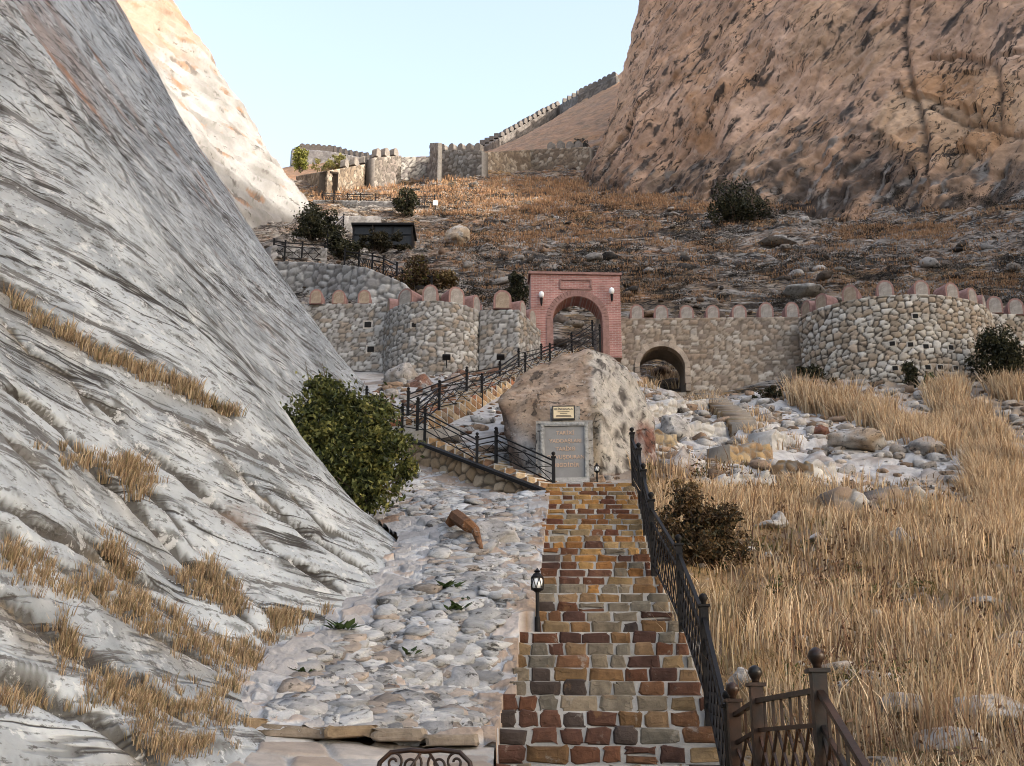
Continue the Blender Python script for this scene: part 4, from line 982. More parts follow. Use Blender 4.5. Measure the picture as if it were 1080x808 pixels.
for u, v in ((965,334),(941,363),(960,364),(976,366),(944,389),(991,388),(1002,367),(1007,389),(978,388)):
    d = ray(u, v); A_, B_, C_ = (d.x/rx)**2+(d.y/ry)**2, -2*(d.x*tc_[0]/rx**2+d.y*tc_[1]/ry**2), (tc_[0]/rx)**2+(tc_[1]/ry)**2-1
    dis = B_*B_-4*A_*C_
    if dis > 0:
        k = (-B_-math.sqrt(dis))/(2*A_); p = d*k; t = math.atan2((p.y-tc_[1])/ry, (p.x-tc_[0])/rx)
        loophole(t2, O, (p.x+.05*math.cos(t), p.y+.05*math.sin(t), p.z), t+math.pi/2, .19)
w4 = empty('fortress_wall', (19.0, 44.0, 14), 'pale cobble wall running right from the broad bastion behind a dark shrub', 'wall'); O = A(w4.location)
e1, e2 = P(1040, 335, 44.2), P(1180, 345, 45.5)
wall_strip('stonework', [(e1.x, e1.y), (e2.x, e2.y)], 12, [P(1040,330,44.2)[2], P(1180,340,45.5)[2]], .8, .225, PAL_T, (.06,.05,.04), 44, M_wall, parent=w4, O=O, relief=.07)
for u in (1049, 1071, 1095, 1120, 1145):
    p = P(u, 331+(u-1040)*.08, 44.3+(u-1040)*.009); add_merlon(w4, O, (p.x, p.y-.15, p.z), -.1, None, 1.1)
# left round tower, the short wall to its left, and the wall to the gate
tc1 = A((-3.05, 43.6)); r1 = 1.95
t1 = empty('round_tower', (tc1[0], tc1[1], 13), 'small round tower of grey fieldstone with five pink rimmed merlons beside the smooth rock slope', 'tower'); O = A(t1.location)
ths = np.radians(np.linspace(165, 375, 50)); ZT1 = P(455, 319, 41.8)[2]
ring = [(tc1[0]+r1*math.cos(t), tc1[1]+r1*math.sin(t)) for t in ths]
wall_strip('stonework', ring, 11.5, ZT1, .7, .20, PAL_G, (.10,.092,.082), 45, M_wall, parent=t1, O=O, relief=.07, res=.05)
V = [tuple(A((tc1[0]+(x-tc1[0])*.85, tc1[1]+(y-tc1[1])*.85, ZT1-.05))-O) for x, y in ring]
MB().add(V, [tuple(range(len(V)))], 0, (.3,.28,.26)).build('platform', M_wall, t1)
for deg in (196, 236, 268, 300, 334, 362):
    t = R(deg); add_merlon(t1, O, (tc1[0]+r1*.96*math.cos(t), tc1[1]+r1*.96*math.sin(t), ZT1-.02), t+math.pi/2, ME_MW if deg < 210 else ME_M, 1.12)
p = P(437, 343, 41.75); loophole(t1, O, (p.x, p.y, p.z), 0, .2)
w1 = empty('fortress_wall', (-5.5, 43.6, 13), 'short grey wall with merlons wedged between smooth rock slope and small round tower', 'wall'); O = A(w1.location)
e1, e2 = P(310, 321, 43.6), P(410, 320, 43.2)
wall_strip('stonework', [(e1.x, e1.y), (e2.x, e2.y)], 11.5, [e1.z, e2.z], .7, .20, PAL_G, (.10,.09,.08), 46, M_wall, parent=w1, O=O)
for u in (333, 357, 384): p = P(u, 320.5, 43.4); add_merlon(w1, O, (p.x, p.y-.02, p.z), 0, ME_MW, .95)
for u, v in ((388, 342.5), (391, 368.5)): p = P(u, v, 43.25); loophole(w1, O, (p.x, p.y, p.z), 0, .26)
w2 = empty('fortress_wall', (0, 43, 13), 'grey wall stub with low merlons angling back from the small tower to the brick gate', 'wall'); O = A(w2.location)
q0, q1, q2 = P(506, 327, 42.6), P(547, 327, 42.3), P(583, 350, 45.0)
wall_strip('stonework', [(q0.x, q0.y), (q1.x, q1.y), (q1.x+.02, q1.y+.03), (q2.x, q2.y)], 11.5, [q0.z, q1.z, q1.z, q1.z-.35], .7, .20, PAL_G, (.10,.09,.08), 47, M_wall, parent=w2, O=O)
p = P(530, 327, 42.4); add_merlon(w2, O, (p.x, p.y-.02, q0.z-.02), .05, ME_MW, 1.15)
ang = math.atan2(q2.y-q1.y, q2.x-q1.x)
for f in (.14, .42, .70, .93): add_merlon(w2, O, (q1.x+(q2.x-q1.x)*f-.02, q1.y+(q2.y-q1.y)*f, q1.z-.35*f-.04), ang, None, 1.0)
# pink brick gate
g0, g1 = P(560, 364, 44.0), P(656, 362, 44.0)
gw = (g1.x-g0.x)/2; gc = A(((g0.x+g1.x)/2, 44.0, g0.z-.5)); GT = P(608, 290, 44.0)[2]-gc[2]; GH = GT
gate = empty('brick_gate', tuple(gc), 'pink brick gateway with a round arch at the head of the narrow flight', 'gate', rz=R(2.5))
hwg = 26.5/FPX*46.2; zsg = P(608, 313, 44.0)[2]-gc[2]-hwg; offx = P(609.5, 350, 44.0).x-gc[0]
outer = [(gw, 0), (gw, GH), (-gw, GH), (-gw, 0)]
arc = [(offx+hwg*math.cos(t), zsg+hwg*math.sin(t)) for t in np.linspace(math.pi, 0, 25)]
poly = [(-gw, 0), (offx-hwg, 0)] + arc + [(offx+hwg, 0), (gw, 0), (gw, GH), (-gw, GH)]
DG = 1.0
mb = MB(); n = len(poly)
# front and back as quads fanned from the arch to the outline
def gate_face(y, mi):
    top = [(offx+ (x-offx), GH) for x, z in arc]
    V = []; F = []
    def quad(*q):
        i = len(V); V.extend([(x, y, z) for x, z in q]); F.append((i, i+1, i+2, i+3))
    quad((-gw, 0), (offx-hwg, 0), (offx-hwg, zsg), (-gw, zsg)); quad((-gw, zsg), (offx-hwg, zsg), (offx-hwg, GH), (-gw, GH))
    quad((offx+hwg, 0), (gw, 0), (gw, zsg), (offx+hwg, zsg)); quad((offx+hwg, zsg), (gw, zsg), (gw, GH), (offx+hwg, GH))
    for k in range(len(arc)-1): quad(arc[k], arc[k+1], (arc[k+1][0], GH), (arc[k][0], GH))
    mb.add(V, F, mi)
gate_face(0, 0); gate_face(DG, 0)
for k in range(n):
    (x0, z0), (x1, z1) = poly[k], poly[(k+1) % n]
    mb.add([(x0, 0, z0), (x1, 0, z1), (x1, DG, z1), (x0, DG, z0)], [(0, 1, 2, 3)], 0)
mb.build('brick_pier', M_brick, gate)
mb = MB(); nr = 26
for k in range(nr):
    a0 = math.pi*(k+.5)/nr; rr_ = hwg+.14; Rm = np.array([[math.cos(a0), 0, -math.sin(a0)], [0, 1, 0], [math.sin(a0), 0, math.cos(a0)]])
    mb.box((offx+rr_*math.cos(a0), .03, zsg+rr_*math.sin(a0)), (.26, .14, rr_*math.pi/nr*.9), Rm)
for sx in (-1, 1): mb.box((offx+sx*(hwg+.14), .03, zsg/2), (.26, .14, zsg))
mb.build('arch_ring', M_pink, gate)
mb = MB(); px, pw, pz0, pz1 = offx-.05, .62, GH-.62, GH-.22
for c, s in (((px, -.02, pz1), (2*pw, .06, .07)), ((px, -.02, pz0), (2*pw, .06, .07)), ((px-pw, -.02, (pz0+pz1)/2), (.07, .06, pz1-pz0)), ((px+pw, -.02, (pz0+pz1)/2), (.07, .06, pz1-pz0))): mb.box(c, s)
mb.build('panel_frame', M_pink, gate)
MB().box((0, DG/2, GH+.05), (2*gw+.16, DG+.16, .10)).build('coping', M_pink, gate)
M_glow = mat_plain('white_glass', (.85,.85,.83), rough=.3, second=(.78,.78,.77))
for u, v, lab in ((571, 312, 'black wall lamp with a white globe on the left pier of the brick gate'), (645, 308, 'black wall lamp with a white globe on the right pier of the brick gate')):
    p = P(u, v+2, 43.88); wl = empty('wall_lamp', (p.x, p.y, p.z-.1), lab, 'lamp', 'wall lamps on the brick gate')
    MB().lathe((0, -.08, -.28), [(.015, 0), (.045, .10), (.055, .32), (.05, .34)], 8).bar((0, -.08, -.12), (0, .12, -.12), .03).build('bracket', M_iron, wl)
    MB().lathe((0, -.08, .06), [(.055, 0), (.10, .06), (.115, .15), (.09, .23), (.03, .28), (.005, .30)], 10).build('globe', M_glow, wl, smooth=True)

# ------------------------------------------------------------------ boulders
import bmesh
def hull_rock(pts, cuts=10, amp=.06, freq=1.6, seed=0, colf=None, smooth=False, soften=2):
    """a faceted rock: hull of pts, subdivided, softened, roughened"""
    bm = bmesh.new()
    for p in pts: bm.verts.new(p)
    r = bmesh.ops.convex_hull(bm, input=bm.verts)
    bmesh.ops.delete(bm, geom=list({g for g in r['geom_unused']+r['geom_interior'] if isinstance(g, bmesh.types.BMVert)}), context='VERTS')
    bmesh.ops.triangulate(bm, faces=bm.faces)
    bmesh.ops.subdivide_edges(bm, edges=bm.edges, cuts=cuts, use_grid_fill=True)
    for _ in range(soften): bmesh.ops.smooth_vert(bm, verts=bm.verts, factor=.5, use_axis_x=True, use_axis_y=True, use_axis_z=True)
    bm.normal_update()
    V = np.array([v.co for v in bm.verts]); Nv = np.array([v.normal for v in bm.verts]); bm.verts.index_update()
    F3 = np.array([[v.index for v in f.verts] for f in bm.faces if len(f.verts) == 3]).reshape(-1, 3)
    F4 = np.array([[v.index for v in f.verts] for f in bm.faces if len(f.verts) == 4]).reshape(-1, 4)
    bm.free()
    o3 = A((seed*7.3, seed*3.1, seed*1.7))
    dd = amp*(fbm(V*freq+o3, 4, seed)*1.2 + .6*ridged(V*freq*1.7+o3, 3, seed+3) - .5)
    V2 = V + Nv*dd[:, None]
    C = colf(V, Nv) if colf else np.tile(A((.3, .28, .26)), (len(V), 1))
    return V2, [f for f in (F3, F4) if len(f)], C, smooth
M_bould = mat_rock('boulder_rock_grain', None, (1, 1, 1), var=.45, vscale=3.5, bump=.9, bdist=.06, bscale=9, indent=.7, flecks=[
    (4.0, (1, 1, 1.6), .60, .03, (.035,.03,.027), .75), (9.0, (1, 1, 1.4), .60, .03, (.045,.038,.033), .6), (5.0, (1, 1, 1), .62, .04, (.40,.38,.35), .5), (1.5, (1.6, 1, .8), .62, .03, (.03,.027,.025), .7)])
BY = 25.0
bp_ = [P(*q) for q in ((527,423,26.2),(543,510,25.6),(560,512,25.15),(630,512,25.0),(634,445,25.25),(624,402,26.0),(620,368,27.2),(588,375,27.4),(545,400,26.8),(655,512,25.5),(668,398,28.2),(645,378,27.6),(690,452,28.0),(697,512,27.4),(545,405,29.5),(620,372,30.0),(680,420,30.5),(545,512,30),(690,512,30.5))]
bo = A(P(610, 512, 26.5))
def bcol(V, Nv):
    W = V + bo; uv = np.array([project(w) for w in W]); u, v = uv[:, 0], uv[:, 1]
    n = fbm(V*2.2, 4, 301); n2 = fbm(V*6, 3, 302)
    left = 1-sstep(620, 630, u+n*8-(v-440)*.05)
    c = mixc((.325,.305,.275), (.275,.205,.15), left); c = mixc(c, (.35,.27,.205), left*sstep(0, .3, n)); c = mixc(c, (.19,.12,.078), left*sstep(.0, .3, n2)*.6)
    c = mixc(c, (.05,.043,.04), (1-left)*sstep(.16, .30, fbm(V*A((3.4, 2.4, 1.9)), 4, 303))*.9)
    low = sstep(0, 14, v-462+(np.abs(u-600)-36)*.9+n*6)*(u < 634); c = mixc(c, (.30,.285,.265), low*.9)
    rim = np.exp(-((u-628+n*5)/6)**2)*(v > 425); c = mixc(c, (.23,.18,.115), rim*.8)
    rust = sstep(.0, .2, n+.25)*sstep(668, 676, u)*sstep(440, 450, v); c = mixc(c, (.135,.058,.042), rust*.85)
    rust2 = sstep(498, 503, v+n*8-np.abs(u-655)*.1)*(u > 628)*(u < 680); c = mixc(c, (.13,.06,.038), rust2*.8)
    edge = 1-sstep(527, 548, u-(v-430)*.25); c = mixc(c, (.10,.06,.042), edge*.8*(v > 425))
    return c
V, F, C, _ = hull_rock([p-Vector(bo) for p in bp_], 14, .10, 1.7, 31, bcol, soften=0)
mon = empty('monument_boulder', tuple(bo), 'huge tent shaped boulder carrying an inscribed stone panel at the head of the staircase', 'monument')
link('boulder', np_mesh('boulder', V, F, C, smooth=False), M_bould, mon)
M_panel = mat_plain('panel_stone', (.205,.205,.205), rough=.7, second=(.16,.158,.155), nscale=3, bump=.2, bscale=30)
M_carve = mat_plain('carved_border', (.36,.36,.35), rough=.85, second=(.22,.22,.215), nscale=14, bump=.5, bscale=30)
M_letter = mat_plain('gilt_letters', (.46,.32,.22), rough=.5, second=(.38,.27,.19))
M_plate = mat_plain('cream_plate', (.62,.52,.34), rough=.45, second=(.55,.45,.29))
M_ink = mat_plain('dark_ink', (.03,.026,.024), rough=.6)
PYW = 24.78; pc = A(P(595.5, 476, PYW))-bo; s_ = (P(596, 476, PYW)-P(595, 476, PYW)).x
yaw = R(-3)
def on_panel(x, z, y=0.0): return pc + A((x*math.cos(yaw)-y*math.sin(yaw), x*math.sin(yaw)+y*math.cos(yaw), z))
Rz = np.array([[math.cos(yaw), -math.sin(yaw), 0], [math.sin(yaw), math.cos(yaw), 0], [0, 0, 1]])
mb = MB(); mb.box(on_panel(0, -.12, .55), (1.24, 1.1, 1.62), Rz); mb.box(on_panel(.02, .72, .55), (.66, 1.04, .62), Rz)
mb.build('niche_block', M_bould, mon); bpy.data.objects['niche_block'].data.color_attributes['Col'].data.foreach_set('color', np.tile(np.array([.27,.255,.235,1], np.float32), len(bpy.data.objects['niche_block'].data.vertices)))
MB().box(on_panel(0, -.03, -.005), (.86, .05, 1.16), Rz).build('inscription_panel', M_panel, mon)
MB().box(on_panel(0, -.72, -.02), (1.05, .10, .24), Rz).build('base_stone', M_carve, mon)
mb = MB()
for c, sz in ((on_panel(-.475, .01, -.02), (.085, .09, 1.24)), (on_panel(.475, .01, -.02), (.085, .09, 1.24)), (on_panel(0, .60, -.02), (1.035, .09, .085))): mb.box(c, sz, Rz)
for k in range(14):
    for sx in (-1, 1):
        R45 = Rz @ np.array([[.7071, 0, .7071], [0, 1, 0], [-.7071, 0, .7071]]); mb.box(on_panel(sx*.475, -.55+k*.085, -.07), (.05, .03, .05), R45)
for k in range(11): mb.box(on_panel(-.42+k*.084, .60, -.07), (.05, .03, .05), R45)
mb.build('carved_border', M_carve, mon)
def text(body, loc, size, mat, parent, name='lettering', ext=.004):
    cu = bpy.data.curves.new(name, 'FONT'); cu.body = body; cu.size = size; cu.extrude = ext; cu.align_x = 'CENTER'; cu.align_y = 'CENTER'; cu.offset = size*.012
    t_ = bpy.data.objects.new(name, cu); me = bpy.data.meshes.new_from_object(t_); me.name = name; bpy.data.objects.remove(t_)
    me.materials.clear(); o = link(name, me, mat, parent); o.location = loc; o.rotation_euler = (math.pi/2, 0, yaw); return o
pan = bpy.data.objects['inscription_panel']
for t, z in (('TARİXİ', .40), ('YADDAŞLARI', .22), ('TARİXƏ', .04), ('QOVUŞDURAN', -.14), ('ƏBƏDİDİR', -.32)): text(t, on_panel(.02, z, -.036), .115, M_letter, pan)
sg_ = MB().box(on_panel(-.01, .86, -.03), (.50, .05, .32), Rz).build('brass_sign', M_ink, mon)
MB().box(on_panel(-.01, .86, -.056), (.44, .012, .26), Rz).build('sign_plate', M_plate, sg_)
text('ƏLİNCƏQALA', on_panel(-.01, .935, -.066), .062, M_ink, sg_, 'sign_lettering', .002)
mb = MB()
for z, w in ((.875, .26), (.84, .16), (.79, .32), (.765, .34)): mb.box(on_panel(-.01, z, -.064), (w, .006, .012), Rz)
mb.build('sign_text_line', M_ink, sg_)

def rock_at(name, u, vb, w, h, col, label, cat='rock', col2=None, seed=0, Y=None, depth=.8, mat=None, group=None, cuts=5, which='gsl', sharp=1.0):
    if Y is None:
        hh = hit(u, vb, which); p = hh[0] if hh else P(u, vb, 30)
    else: p = P(u, vb, Y)
    k = p.y/ray(u, vb).y/FPX; W_, H_ = w*k, h*k; r = np.random.default_rng(seed+1)
    pts = r.normal(size=(16, 3)); pts /= np.linalg.norm(pts, axis=1, keepdims=True); pts *= r.uniform(.75, 1.1, (16, 1))
    pts = np.concatenate([pts, np.array([[-1, 0, -.3], [1, 0, -.3], [0, 1, -.3], [0, -1, -.3], [.1, 0, 1]])])
    pts *= A((W_/2, W_/2*depth, H_*.62)); pts[:, 2] += H_*.38
    def cf(V, Nv):
        n = fbm(V/max(W_, .1)*3, 3, seed); c = mixc(col, col2 if col2 is not None else A(col)*.6, sstep(-.1, .35, n)); return c
    V, F, C, _ = hull_rock(pts, cuts, min(W_, H_)*.09, 3.0/max(W_, .1), seed, cf, soften=1)
    o = link(name, np_mesh(name, V, F, C), mat or M_bould, None, tuple(p))
    return tag(o, label, cat, group)
PAL_ = (.38,.365,.345); GRY = (.26,.25,.24); TAN = (.30,.23,.165); RED = (.16,.072,.05); BRN = (.20,.125,.08)
for q in [
  ('boulder', 678, 512, 36, 66, RED, 'rust red upright slab leaning on the right side of the inscribed boulder', (.27,.24,.22), 3, 26.6, .5),
  ('boulder', 722, 512, 52, 46, (.33,.30,.275), 'speckled grey boulder at the head of the staircase just right of the red slab', BRN, 4, 26.5, .8),
  ('boulder', 712, 468, 40, 34, PAL_, 'pale flat topped rock below the arched passage behind the red slab', GRY, 5, 31, .8),
  ('boulder', 446, 424, 44, 34, (.19,.10,.07), 'reddish brown boulder below the small round tower behind the railing', (.30,.26,.23), 6, 36.5, .8),
  ('boulder', 424, 412, 46, 34, (.33,.31,.29), 'pale angular rock at the foot of the small round tower next to the smooth slope', (.22,.19,.16), 7, 38, .8),
  ('boulder', 480, 418, 44, 26, (.24,.18,.14), 'mottled brown rock under the tower wall right of the reddish boulder', (.33,.30,.28), 8, 37, .8),
  ('boulder', 522, 585, 60, 40, (.34,.33,.32), 'large rounded speckled grey stone set in the rubble path', (.20,.19,.18), 9, None, .8),
  ('boulder', 412, 536, 62, 36, (.24,.235,.23), 'grey boulder at the right foot of the green bush', (.17,.165,.16), 10, None, .8),
  ('boulder', 528, 616, 56, 20, (.27,.275,.28), 'flat bluish grey stone beside the lamp on the rubble path', (.36,.35,.34), 12, None, .7),
  ('boulder', 905, 474, 66, 24, TAN, 'broad brown backed rock lying on the pale shelf below the broad bastion', PAL_, 13, None, .8),
  ('boulder', 978, 478, 40, 20, (.33,.28,.24), 'blunt beige rock at the right end of the pale shelf', GRY, 14, None, .8),
  ('boulder', 864, 459, 24, 12, RED, 'small rust red stone lying on the pale shelf', BRN, 15, None, .8),
  ('boulder', 822, 556, 22, 18, PAL_, 'pale pointed stone in the dry grass right of the brown shrub', GRY, 16, None, .8),
  ('boulder', 810, 557, 34, 9, PAL_, 'low flat stone beside the pale pointed stone in the grass', GRY, 17, None, .9),
  ('boulder', 861, 572, 28, 11, PAL_, 'thin pale stone lying in the dry grass below the ruined wall', GRY, 18, None, .9),
  ('boulder', 950, 575, 26, 20, PAL_, 'rounded pale stone half hidden in grass below the ruined wall', GRY, 19, None, .9),
  ('boulder', 1040, 640, 44, 12, PAL_, 'long flat pale stone in the grass near the right edge', GRY, 20, None, .9),
  ('boulder', 955, 755, 60, 26, (.34,.31,.28), 'grey stone in tall grass right of the bronzed railing', GRY, 21, None, .9),
  ('boulder', 1050, 765, 110, 34, PAL_, 'large pale stone in the lower right corner of the grass', TAN, 22, None, .9),
  ('boulder', 1000, 795, 90, 30, PAL_, 'pale broken stone under the largest corner stone', TAN, 23, None, .9),
  ('boulder', 735, 690, 22, 14, PAL_, 'pale stone behind the lattice railing in the grass', GRY, 24, None, .9),
  ('boulder', 780, 725, 30, 22, (.33,.31,.29), 'pale grey stone in grass behind the first bronzed post', GRY, 25, None, .9),
  ('boulder', 482, 257, 28, 24, (.38,.30,.215), 'pale angular block beside the dark shelter on the hillside', (.42,.41,.40), 26, None, .8),
  ('boulder', 848, 312, 46, 12, PAL_, 'long pale rock on the dark hillside above the wall', GRY, 27, None, .8),
  ('boulder', 820, 258, 46, 10, PAL_, 'long flat pale ledge in the middle of the dark hillside', GRY, 28, None, .8)]:
    rock_at(q[0], q[1], q[2], q[3], q[4], q[5], q[6], 'boulder', q[7], q[8], q[9], q[10], which='gslr')
# brown curved slab sticking out of the path
hs1 = P(475, 552, 19.2); pz1 = hit(488, 570, 'g')
def path_hit(u, v):
    h = _pb.ray_cast(Vector((0, 0, 0)), ray(u, v).normalized()); return h[0] if h[0] is not None else hit(u, v, 'g')[0]
a_, b_, c_ = path_hit(476, 560), path_hit(494, 572), path_hit(505, 581)
mb = MB(); mb.tube([A(a_)+A((-.06,0,.10)), A(a_)+A((.08,-.05,.22)), A(b_)+A((0,-.05,.24)), A(b_)+A((.10,-.05,.17)), A(c_)+A((.04,0,.02))], [.06,.12,.10,.07,.03], 7)
V_ = np.concatenate(mb.V); C_ = np.tile(A((.15,.075,.038)), (len(V_), 1)); o = mb.build('curved_stone', M_bould); o.data.color_attributes['Col'].data.foreach_set('color', np.concatenate([C_, np.ones((len(C_), 1))], 1).astype(np.float32).ravel())
tag(o, 'dark brown curved stone jutting out of the white rubble path', 'stone')
# loose rubble on the pale shelf and the knoll
def rubble(name, n, sampler, smin, smax, pal, seed, flat=(.3, .6), slope=0.0):
    r = np.random.default_rng(seed); Vs, Fs, Cs = [], [], []; k = 0
    ico = np.array([[0,0,1],[.894,0,.447],[.276,.851,.447],[-.724,.526,.447],[-.724,-.526,.447],[.276,-.851,.447],[.724,.526,-.447],[-.276,.851,-.447],[-.894,0,-.447],[-.276,-.851,-.447],[.724,-.526,-.447],[0,0,-1]])
    icf = np.array([[0,1,2],[0,2,3],[0,3,4],[0,4,5],[0,5,1],[1,6,2],[2,7,3],[3,8,4],[4,9,5],[5,10,1],[6,7,2],[7,8,3],[8,9,4],[9,10,5],[10,6,1],[11,7,6],[11,8,7],[11,9,8],[11,10,9],[11,6,10]])
    e1 = {}; V0 = list(ico); F0 = []
    def mid(a, b):
        q = (min(a, b), max(a, b))
        if q not in e1: m_ = (V0[a]+V0[b])/2; e1[q] = len(V0); V0.append(m_/np.linalg.norm(m_))
        return e1[q]
    for a, b, c in icf:
        ab, bc, ca = mid(a, b), mid(b, c), mid(c, a); F0 += [(a, ab, ca), (b, bc, ab), (c, ca, bc), (ab, bc, ca)]
    ico = np.array(V0); icf = np.array(F0); nv = len(ico)
    while k < n:
        p = sampler(r)
        if p is None: n -= 1; continue
        s = smin*(smax/smin)**(r.random()**1.8)
        V = ico*(1+.45*noise(ico*1.3+r.uniform(0, 90, 3))+.18*noise(ico*3.1+r.uniform(0, 90, 3)))[:, None]; V = np.clip(V, -r.uniform(.55, .95, 3), r.uniform(.55, .95, 3))*A((s, s*r.uniform(.6, 1), s*r.uniform(*flat)))
        t = r.uniform(0, 6.28); ct, st = math.cos(t), math.sin(t); V = V @ np.array([[ct, st, 0], [-st, ct, 0], [0, 0, 1]]); tl = r.uniform(-.3, .3)*(.4 if slope else 1); V[:, 2] += V[:, 0]*tl + V[:, 1]*(slope + (r.normal(0, .10) if slope else 0))
        Vs.append(V+A(p)); Fs.append(icf+nv*k); Cs.append(np.tile(A(pal[r.integers(len(pal))])*r.uniform(.7, 1.2), (nv, 1))); k += 1
    o = link(name, np_mesh(name, np.concatenate(Vs), np.concatenate(Fs), np.concatenate(Cs)), M_bould); return tag(o, kind='stuff')
def samp_shelf(r):
    y = r.uniform(26, 42.5); x = r.uniform(2.6, 17)
    if fbm(A([[x*.25, y*.25, 0]]), 2, 400)[0] < -.25: return None
    return (x, y, gz(x, y))
rubble('loose_rubble', 2600, samp_shelf, .06, .42, [(.42,.40,.38), (.38,.36,.34), (.30,.26,.22), (.24,.17,.12)], 51)
def samp_path(r):
    y = 10.4*math.exp(r.random()*math.log(28/10.4)); xr2 = float(np.interp(y, ys, xr_))-.50; xl2 = float(np.interp(y, ys, xl_))+.75
    if xr2 <= xl2: return None
    x = xl2+(xr2-xl2)*r.random(); return (x, y, pz(x, y)-.02)
rubble('embedded_stones', 4200, samp_path, .05, .27, [(.36,.36,.355), (.31,.31,.305), (.25,.247,.243), (.39,.39,.385), (.29,.245,.205), (.34,.335,.33)], 54, (.18, .36), .42)
def samp_knoll(r):
    y = r.uniform(23.5, 42); x = r.uniform(-4.5, 2.2)
    return (x, y, gz(x, y))
rubble('loose_rubble', 900, samp_knoll, .06, .40, [PAL_, (.30,.28,.26), (.24,.17,.12), (.16,.09,.06)], 52)
def samp_hill(r):
    y = 46*math.exp(r.random()*math.log(130/46)); x = r.uniform(-.35, .55)*y
    return (x, y, gz(x, y))
rubble('hillside_rubble', 3600, samp_hill, .10, .70, [(.34,.31,.28), (.22,.19,.16), (.13,.105,.088), (.20,.14,.10), (.05,.043,.038), (.09,.07,.055)], 53)
def samp_grass(r):
    y = 6.5*math.exp(r.random()*math.log(27/6.5)); x = 2.5+y*.02+r.random()*(y*.5+2)
    if fbm(A([[x*.45, y*.45, 0]]), 3, 502)[0] < .02: return None
    return (x, y, gz(x, y)+.02)
rubble('field_stones', 420, samp_grass, .07, .42, [PAL_, (.40,.38,.355), (.30,.26,.22), (.33,.28,.24)], 55)
# ruined terrace walls on the right slope
def hy(u, v, Y, tol=.3, which='gs'):
    h = hit(u, v, which)
    return h[0].y-.05 if h is not None and abs(h[0].y-Y) < tol*Y else Y
def px_wall(label, us, vb, vt, Ys, pal, mort, seed, depth=.7, size=.22, group='ruined terrace walls below the bastion'):
    Ys = [hy(u, v, Y) for u, v, Y in zip(us, vb, Ys)]; vt = [b-(b-t)*.74 for t, b in zip(vt, vb)]
    ps = [P(u, (a_+b_)/2, Y) for u, a_, b_, Y in zip(us, vb, vt, Ys)]
    z0 = [P(u, v, Y).z-.5 for u, v, Y in zip(us, vb, Ys)]; z1 = [P(u, v, Y).z for u, v, Y in zip(us, vt, Ys)]
    o = wall_strip('ruined_wall', [(p.x, p.y) for p in ps], z0, z1, depth, size, pal, mort, seed, M_rubble, res=.04, relief=.08, ragged=.36)
    return tag(o, label, 'wall', group)
PB = [(.27,.19,.10),(.22,.15,.085),(.31,.24,.15),(.18,.12,.07)]; PP = [(.36,.35,.33),(.30,.285,.27),(.40,.385,.365)]
px_wall('squat brown wall block in the middle of the ruined terraces', (770,815), (489,489), (458,459), (33.4,33.2), PB, (.20,.185,.165), 61)
px_wall('brown wall block with a pale right end, lower right of the squat brown block', (814,858), (507,508), (477,474), (32.2,32.0), PB, (.20,.185,.165), 62)
px_wall('pale plastered end block right of the lower brown wall', (857,882), (506,504), (476,478), (32.0,32.6), PP, (.36,.35,.335), 63)
px_wall('slanting brown wall stepping down from the arched passage', (733,750,772), (424,436,462), (410,420,433), (39.5,37.6,34.5), PB, (.19,.17,.145), 64)
px_wall('pale low block under the squat brown wall', (744,818), (514,513), (494,493), (31.0,30.8), PP, (.36,.35,.33), 65)
px_wall('small brown wall stub left of the terraces behind the pale flat rock', (688,714), (472,474), (447,449), (33.6,33.4), PB, (.19,.175,.155), 66)
px_wall('long low wall of big pinkish and pale stones in the grass below the shelf', (880,930,978), (543,545,540), (506,507,503), (27.2,27.0,27.6), [(.20,.15,.11),(.30,.29,.275),(.17,.14,.115),(.24,.18,.135)], (.16,.145,.13), 67, size=.34)
px_wall('pale broken ledge just below the arched passage', (684,748), (436,434), (417,415), (40.6,40.4), PP, (.37,.355,.335), 68, 1.6)
px_wall('second pale ledge down from the arched passage', (688,766), (464,460), (440,438), (37.4,37.0), PP, (.37,.355,.335), 69, 1.6)
px_wall('pale block standing right of the squat brown wall', (814,840), (476,474), (448,452), (34.0,34.2), PP, (.36,.35,.33), 70)

# ------------------------------------------------------------------ lamps, bench
def bollard(u, vb, vt, Y, label, p=None):
    p = P(u, vb, Y); H = P(u, vt, Y).z-p.z; k = H/.66
    L = empty('path_lamp', (p.x, p.y, p.z), label, 'lamp', 'small black path lamps')
    MB().lathe((0, 0, -.1), [(.035*k, 0), (.034*k, .1+.06*k), (.024*k, .1+.08*k), (.024*k, .1+.36*k), (.032*k, .1+.37*k)], 10).build('post', M_iron, L)
    MB().lathe((0, 0, .36*k), [(.02*k, 0), (.055*k, .025*k), (.058*k, .05*k)], 12).lathe((0, 0, .535*k), [(.06*k, 0), (.075*k, .012*k), (.05*k, .05*k), (.025*k, .07*k), (.045*k, .085*k), (.012*k, .11*k), (.004*k, .125*k)], 12).build('cap', M_iron, L)
    MB().lathe((0, 0, .405*k), [(.052*k, 0), (.066*k, .04*k), (.07*k, .07*k), (.066*k, .10*k), (.056*k, .13*k)], 14).build('globe', M_glow, L, smooth=True)
    c = MB()
    for j in range(6):
        a0 = j*math.pi/3+.3
        for s in (-1, 1):
            c.tube([A((math.cos(a0+s*t*.55)*.074*k, math.sin(a0+s*t*.55)*.074*k, (.40+.14*t)*k)) for t in np.linspace(0, 1, 6)], .0055*k, 5)
    for zz in (.40, .54): c.tube([A((.07*k*math.cos(t), .07*k*math.sin(t), zz*k)) for t in np.linspace(0, 2*math.pi, 13)], .008*k, 5)
    c.build('cage', M_iron, L); return L
